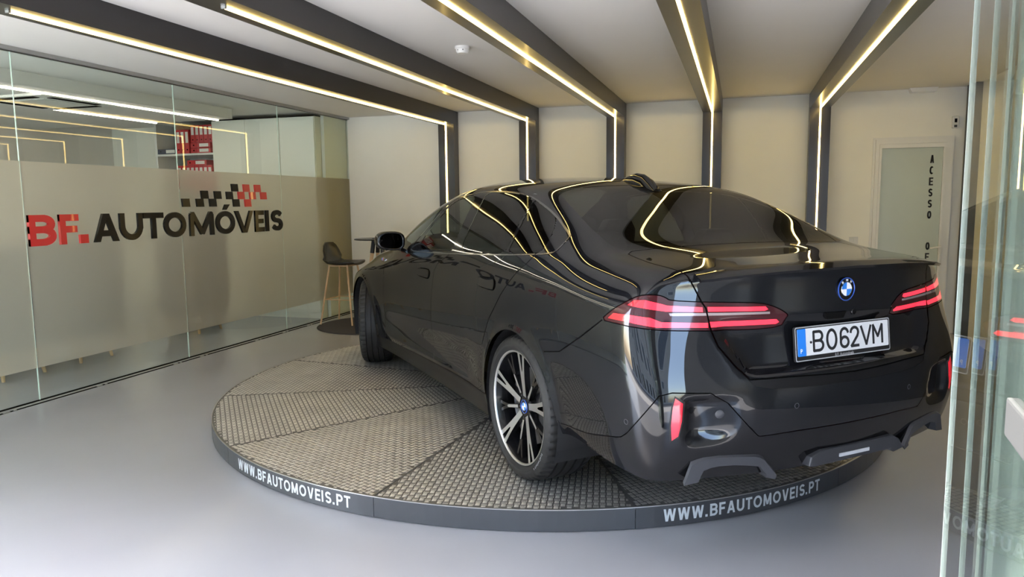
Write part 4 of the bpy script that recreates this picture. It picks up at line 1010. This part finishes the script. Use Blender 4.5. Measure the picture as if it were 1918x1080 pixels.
# ---------------- table corner ----------------
rg = MB().lathe([(0,.012),(.66,.012),(.675,.006),(.675,0),(0,0)], 64).build('round_rug', mat('rug_dark', (.055,.050,.055), .95, bump=.4, bscale=300), smooth=False); rg.location = (-4.20, 7.86, 0); tag(rg, 'round dark grey rug under the bar table', 'rug')
M_bl = mat('table_black', (.015,.015,.016), .3)
tb = empty('bar_table', (-4.12, 7.92, .0145)); tag(tb, 'round black bar table with pale wooden legs behind the car bonnet', 'table')
MB().lathe([(0,1.02),(.30,1.02),(.305,1.026),(.30,1.034),(0,1.036)], 56).build('tabletop', M_bl, tb, smooth=True)
MB().lathe([(0,.955),(.045,.955),(.06,1.0),(.16,1.02),(0,1.02)], 20).build('table_collar', M_bl, tb, smooth=True)
for a in (45,135,225,315):
    c, s = math.cos(math.radians(a)), math.sin(math.radians(a)); l = MB().tube((c*.24,s*.24,0), (c*.10,s*.10,.86), .014, .022).build('leg', M_wood, tb); MB().tube((c*.10,s*.10,.86), (c*.075,s*.075,1.02), .026, .026).build('leg_sleeve', M_bl, l)
bk = box('brochure', (-4.16,7.80,1.049), (-3.96,7.94,1.056), M_ink); tag(bk, 'thin dark booklet lying on the round bar table', 'booklet')
def stool(name, loc, rz, label):
    s = empty(name, loc, rz); tag(s, label, 'bar stool', 'black bar stools at the table')
    V = []; F = []; n = 9
    prof = [(.22,.735),(.19,.745),(.10,.738),(0,.735),(-.10,.738),(-.165,.765),(-.20,.82),(-.222,.89),(-.238,.95),(-.243,.985)]
    wd = [.15,.185,.20,.20,.20,.20,.19,.17,.13,.07]
    for th in (0, -.022):
        for (x, z), w_ in zip(prof, wd):
            for i in range(n):
                t = -1+2*i/(n-1); V.append((x+th*(.3 if z < .76 else -1)+(.05*t*t if z > .8 else 0), w_*t, z+(.022*t*t if z < .80 else 0)+(th if z < .78 else 0)))
    m = len(prof)
    for l in (0, 1):
        for k in range(m-1):
            for i in range(n-1):
                a = l*m*n+k*n+i; q = (a, a+1, a+n+1, a+n); F.append(q if l == 0 else q[::-1])
    o_ = m*n
    for k in range(m-1): F += [(k*n, (k+1)*n, (k+1)*n+o_, k*n+o_), (k*n+n-1, k*n+n-1+o_, (k+1)*n+n-1+o_, (k+1)*n+n-1)]
    for k in (0, m-1): F += [(k*n+i, k*n+i+o_, k*n+i+1+o_, k*n+i+1) for i in range(n-1)]
    me = mesh(V, F); bmm = bmesh.new(); bmm.from_mesh(me); bmesh.ops.recalc_face_normals(bmm, faces=bmm.faces); bmm.to_mesh(me); bmm.free()
    link('seat_shell', me, mat('stool_leather', (.012,.013,.013), .35, coat=.2), s, smooth=True)
    for sx in (1, -1):
        for sy in (1, -1): MB().tube((sx*.215,sy*.215,0), (sx*.12,sy*.12,.72), .010, .012).build('leg', M_wood, s)
    fr = MB(); q = .172
    for a, b in (((q,q),(q,-q)),((q,-q),(-q,-q)),((-q,-q),(-q,q)),((-q,q),(q,q))): fr.tube((*a,.30), (*b,.30), .006)
    fr.build('foot_rest', M_wood, s)
    MB().box((-.13,-.13,.70), (.13,.13,.716)).build('seat_plate', M_wood, s)
stool('bar_stool', (-4.61, 7.89, .0145), .0, 'black shell bar stool with pale wooden legs left of the table, by the glass wall')
stool('bar_stool', (-3.70, 8.05, .0145), math.radians(180), 'black shell bar stool mostly hidden behind the car and the table')
# ---------------- turntable ----------------
TT = empty('turntable', (-1.3926, 5.2379, 0)); tag(TT, 'round rotating car platform with chequered metal top and dark lettered skirt', 'turntable')
M_tread = mat('tread_plate', (.82,.80,.76), .36, .8, var=.12, vscale=6); M_tbase = mat('tread_base', (.25,.245,.235), .5, .8, var=.15, vscale=5)
M_skirt = mat('skirt_dark', (.055,.058,.066), .42, 0, .2, .2, var=.05); M_skl = mat('skirt_letter', (.66,.70,.74), .4); M_rimw = mat('deck_edge', (.6,.6,.58), .3, .9)
RT, ZT = 2.325, .1047
for k in range(12):
    a0 = math.radians(-65+30*k); n = 10; ga = .0022/RT
    P = [(.004*math.cos(a0+.26), .004*math.sin(a0+.26))]+[((RT-.004)*math.cos(a0+ga+(math.radians(30)-2*ga)*i/n), (RT-.004)*math.sin(a0+ga+(math.radians(30)-2*ga)*i/n)) for i in range(n+1)]
    dp = MB().prism(P, ZT-.012, ZT-.0008).build('deck_plate', M_tbase, TT)
    V = []; F = []; pit = .0295; am = a0+math.radians(15)+(0 if k % 2 else math.pi/4*0); ca, sa = math.cos(am), math.sin(am)
    ci, si = math.cos(math.radians(15)), math.sin(math.radians(15))
    NX = int(RT/pit)+2; NY = int(RT*.27/pit)+2; pts = []
    for i in range(0, NX):
        for j in range(-NY, NY+1):
            x = (i+.5)*pit; y = (j+.5)*pit; kind = (i+j) % 2
            for b in range(5):
                o_ = (b-2)*.0053; L = .0108
                if kind: p = ((x+o_-.0, y-L), (x+o_, y+L), (1, 0))
                else: p = ((x-L, y+o_), (x+L, y+o_), (0, 1))
                ok = all(0 < q[0] and abs(q[1])*ci < q[0]*si-.006 and math.hypot(*q) < RT-.012 for q in p[:2])
                if ok: pts.append(p)
    pa = np.array([[p[0][0], p[0][1], p[1][0], p[1][1], p[2][0], p[2][1]] for p in pts]); n = len(pa)
    A = pa[:, :2]; B_ = pa[:, 2:4]; Nn = pa[:, 4:6]; wd = .0019; E_ = (B_-A)/np.linalg.norm(B_-A, axis=1)[:, None]*.0028
    vs_ = np.zeros((n, 6, 3)); vs_[:,0,:2] = A+Nn*wd; vs_[:,1,:2] = A-Nn*wd; vs_[:,2,:2] = B_-Nn*wd; vs_[:,3,:2] = B_+Nn*wd; vs_[:,4,:2] = A+E_; vs_[:,5,:2] = B_-E_
    vs_[:, 4:, 2] = .0016; vs_[:, :4, 2] = -.0009
    xy = vs_[..., :2].copy(); vs_[..., 0] = xy[..., 0]*ca-xy[..., 1]*sa; vs_[..., 1] = xy[..., 0]*sa+xy[..., 1]*ca; vs_[..., 2] += ZT
    fb = np.array([[1,2,5,4],[3,0,4,5],[0,1,4,4],[2,3,5,5]]); me = bpy.data.meshes.new('tread')
    quads = (np.arange(n)[:, None, None]*6+fb[None, :2]).reshape(-1, 4); tris = (np.arange(n)[:, None, None]*6+fb[None, 2:, :3]).reshape(-1, 3)
    me.vertices.add(n*6); me.vertices.foreach_set('co', vs_.reshape(-1)); loops = np.concatenate([quads.ravel(), tris.ravel()])
    me.loops.add(len(loops)); me.loops.foreach_set('vertex_index', loops.astype(np.int32)); nq, nt_ = len(quads), len(tris); me.polygons.add(nq+nt_)
    me.polygons.foreach_set('loop_start', np.concatenate([np.arange(nq)*4, nq*4+np.arange(nt_)*3]).astype(np.int32)); me.update(calc_edges=True)
    o = link('tread_bars', me, M_tread, dp); tag(o, kind='stuff')
MB().lathe([(RT-.004,ZT-.014),(RT-.004,ZT),(RT+.002,ZT),(RT+.002,ZT-.004)], 240).build('deck_edge', M_rimw, TT)
MB().lathe([(0,.006),(RT-.10,.006),(RT-.10,ZT-.012),(0,ZT-.012)], 96).build('turntable_drum', M_dkp, TT)
for k in range(12):
    a0 = math.radians(-65+30*k); n = 14; V = []; F = []; g = .0006
    for i in range(n+1):
        a = a0+g+(math.radians(30)-2*g)*i/n
        for r, z in ((RT+.0015,.004),(RT+.0015,ZT-.003),(RT-.004,ZT-.003),(RT-.004,.004)): V.append((r*math.cos(a), r*math.sin(a), z))
    for i in range(n):
        for q in range(4): F.append((4*i+q, 4*(i+1)+q, 4*(i+1)+(q+1) % 4, 4*i+(q+1) % 4))
    F += [(0,1,2,3), tuple(4*n+q for q in (3,2,1,0))]
    sk = link('skirt_panel', mesh(V, F), M_skirt, TT)
    if k in (10, 0):
        A0, A1 = (-120.9, -98.2) if k == 10 else (-61.8, -39.2)
        txt = 'WWW.BFAUTOMOVEIS.PT'; wd = {'W':1.32,'.':.34,'I':.36,'M':1.12,'O':1.08,'F':.72,'E':.74,'T':.80,'S':.82,'P':.84,'B':.86,'V':.98,'A':1.0,'U':.90}
        gap_ = .17; tot = sum(wd[c_] for c_ in txt)+gap_*(len(txt)-1); u = 0; arcl = math.radians(A1-A0)*RT; sc_ = arcl/tot
        for ch in txt:
            me = stroke_letter(ch, wd[ch]*sc_*(1 if ch not in '.I' else .75), .058 if ch != '.' else .0115, .0108); co = verts(me).copy(); out = []
            for x, z, _ in co:
                a = math.radians(A0)+(u*sc_+x)/RT; r = RT+.0028; out.append((r*math.cos(a), r*math.sin(a), .026+z))
            me.vertices.foreach_set('co', np.array(out).ravel()); me.materials.clear(); link('skirt_letter', me, M_skl, sk); u += wd[ch]+gap_
# ---------------- folded glass door panels at the right ----------------
M_fp = glass_mat('door_pane_glass', (.97,.985,.975), 1.48, refl=.85); M_fe = mat('polished_glass_edge', (.40,.45,.42), .15, 0, .8)
dv = Vector((math.sin(math.radians(6.5)), math.cos(math.radians(6.5)), 0)); nv = Vector((dv.y, -dv.x, 0)); G0 = Vector((.2469, .969, 0))*1.25
offs = [0, .0245, .0455]
for k, of in enumerate(offs):
    g = G0+nv*of+dv*[0,.0,0,-.02,-.05][k]; L = .95
    fp = empty('folding_glass_panel', (g.x, g.y, 0), -math.radians(6.5)); tag(fp, 'frameless glass door panel, '+['leftmost of the folded stack, with the steel lock','middle one of the folded stack at the right edge','rearmost of the folded stack, against the pale jamb'][k], 'glass door', 'folded glass door panels')
    MB().box((0,-L,.03), (.007,-.0015,2.56)).build('pane', M_fp, fp); MB().box((-.0002,-.0015,.03), (.0072,0,2.56)).build('pane_edge', M_fe, fp)
    MB().box((-.004,-L,.004), (.014,0,.03)).build('bottom_rail', M_alu, fp); MB().box((-.004,-L,2.56), (.014,0,HC)).build('top_rail', M_alu, fp)
    if k == 0: MB().box((-.003,-.56,1.212), (.010,-.375,1.252)).build('lock_case', mat('brushed_steel', (.05,.052,.052), .6, 0), fp, bevel=.003)
jb = G0+nv*.0545-dv*.003  # added pale block, stands in for the bright edges of further panes
o = MB().box((0,-.60,0), (.30,0,HC)).build('trim_4', mat('pale_jamb', (.27,.305,.29), .35, 0, .3), bevel=.004); o.location = (jb.x, jb.y, 0); o.rotation_euler = (0, 0, -math.radians(6.5)); tag(o, kind='structure')
# ---------------- outside ----------------
M_pav = mat('pavement', (.58,.56,.52), .8, var=.12, vscale=3); M_road = mat('asphalt', (.17,.165,.16), .9, var=.2, vscale=6)
tag(box('pavement', (-20,-3.2,-.16), (20,-.6,-.02), M_pav), kind='structure'); tag(box('road', (-20,-10,-.2), (20,-3.2,-.10), M_road), kind='structure')
tag(box('far_pavement', (-20,-13,-.16), (20,-10,-.03), M_pav), kind='structure')

M_fac = mat('facade_stucco', (.45,.42,.37), .85, var=.08, vscale=.6); M_fwin = mat('facade_glass', (.03,.035,.04), .1, 0, .5); M_ftrim = mat('facade_trim', (.60,.59,.56), .7)
for k, (xa, xb, hh) in enumerate(((-18,-8.9,12.5),(-8.3,1.2,14.2),(1.8,12.5,13.4))):  # unseen buildings, added tall to cut sky light and darken the car's reflections
    bd = empty('building', ((xa+xb)/2, -13.2, -.03)); tag(bd, ['four-storey street building opposite, to the left behind the viewer','tall street building directly opposite the showroom','street building opposite, to the right behind the viewer'][k], 'building')
    hw = (xb-xa)/2; MB().box((-hw,-6,0), (hw,0,hh)).build('wall', M_fac, bd); MB().box((-hw-.15,-6,hh), (hw+.15,.2,hh+.25)).build('roof_edge', M_ftrim, bd)
    nx = int(hw*2/2.3)
    for i in range(nx):
        for j in range(int((hh-.6)/3)+1):
            cx = -hw+(i+.5)*2*hw/nx; z0 = .9+3*j if j else .1; z1 = z0+(1.4 if j else 2.2)
            if z1 > hh-.3: continue
            wf = MB().box((cx-.62,-.02,z0-.08), (cx+.62,.05,z1+.08)).build('window_frame', M_ftrim, bd); MB().box((cx-.55,.045,z0), (cx+.55,.055,z1)).build('window_pane', M_fwin, wf)
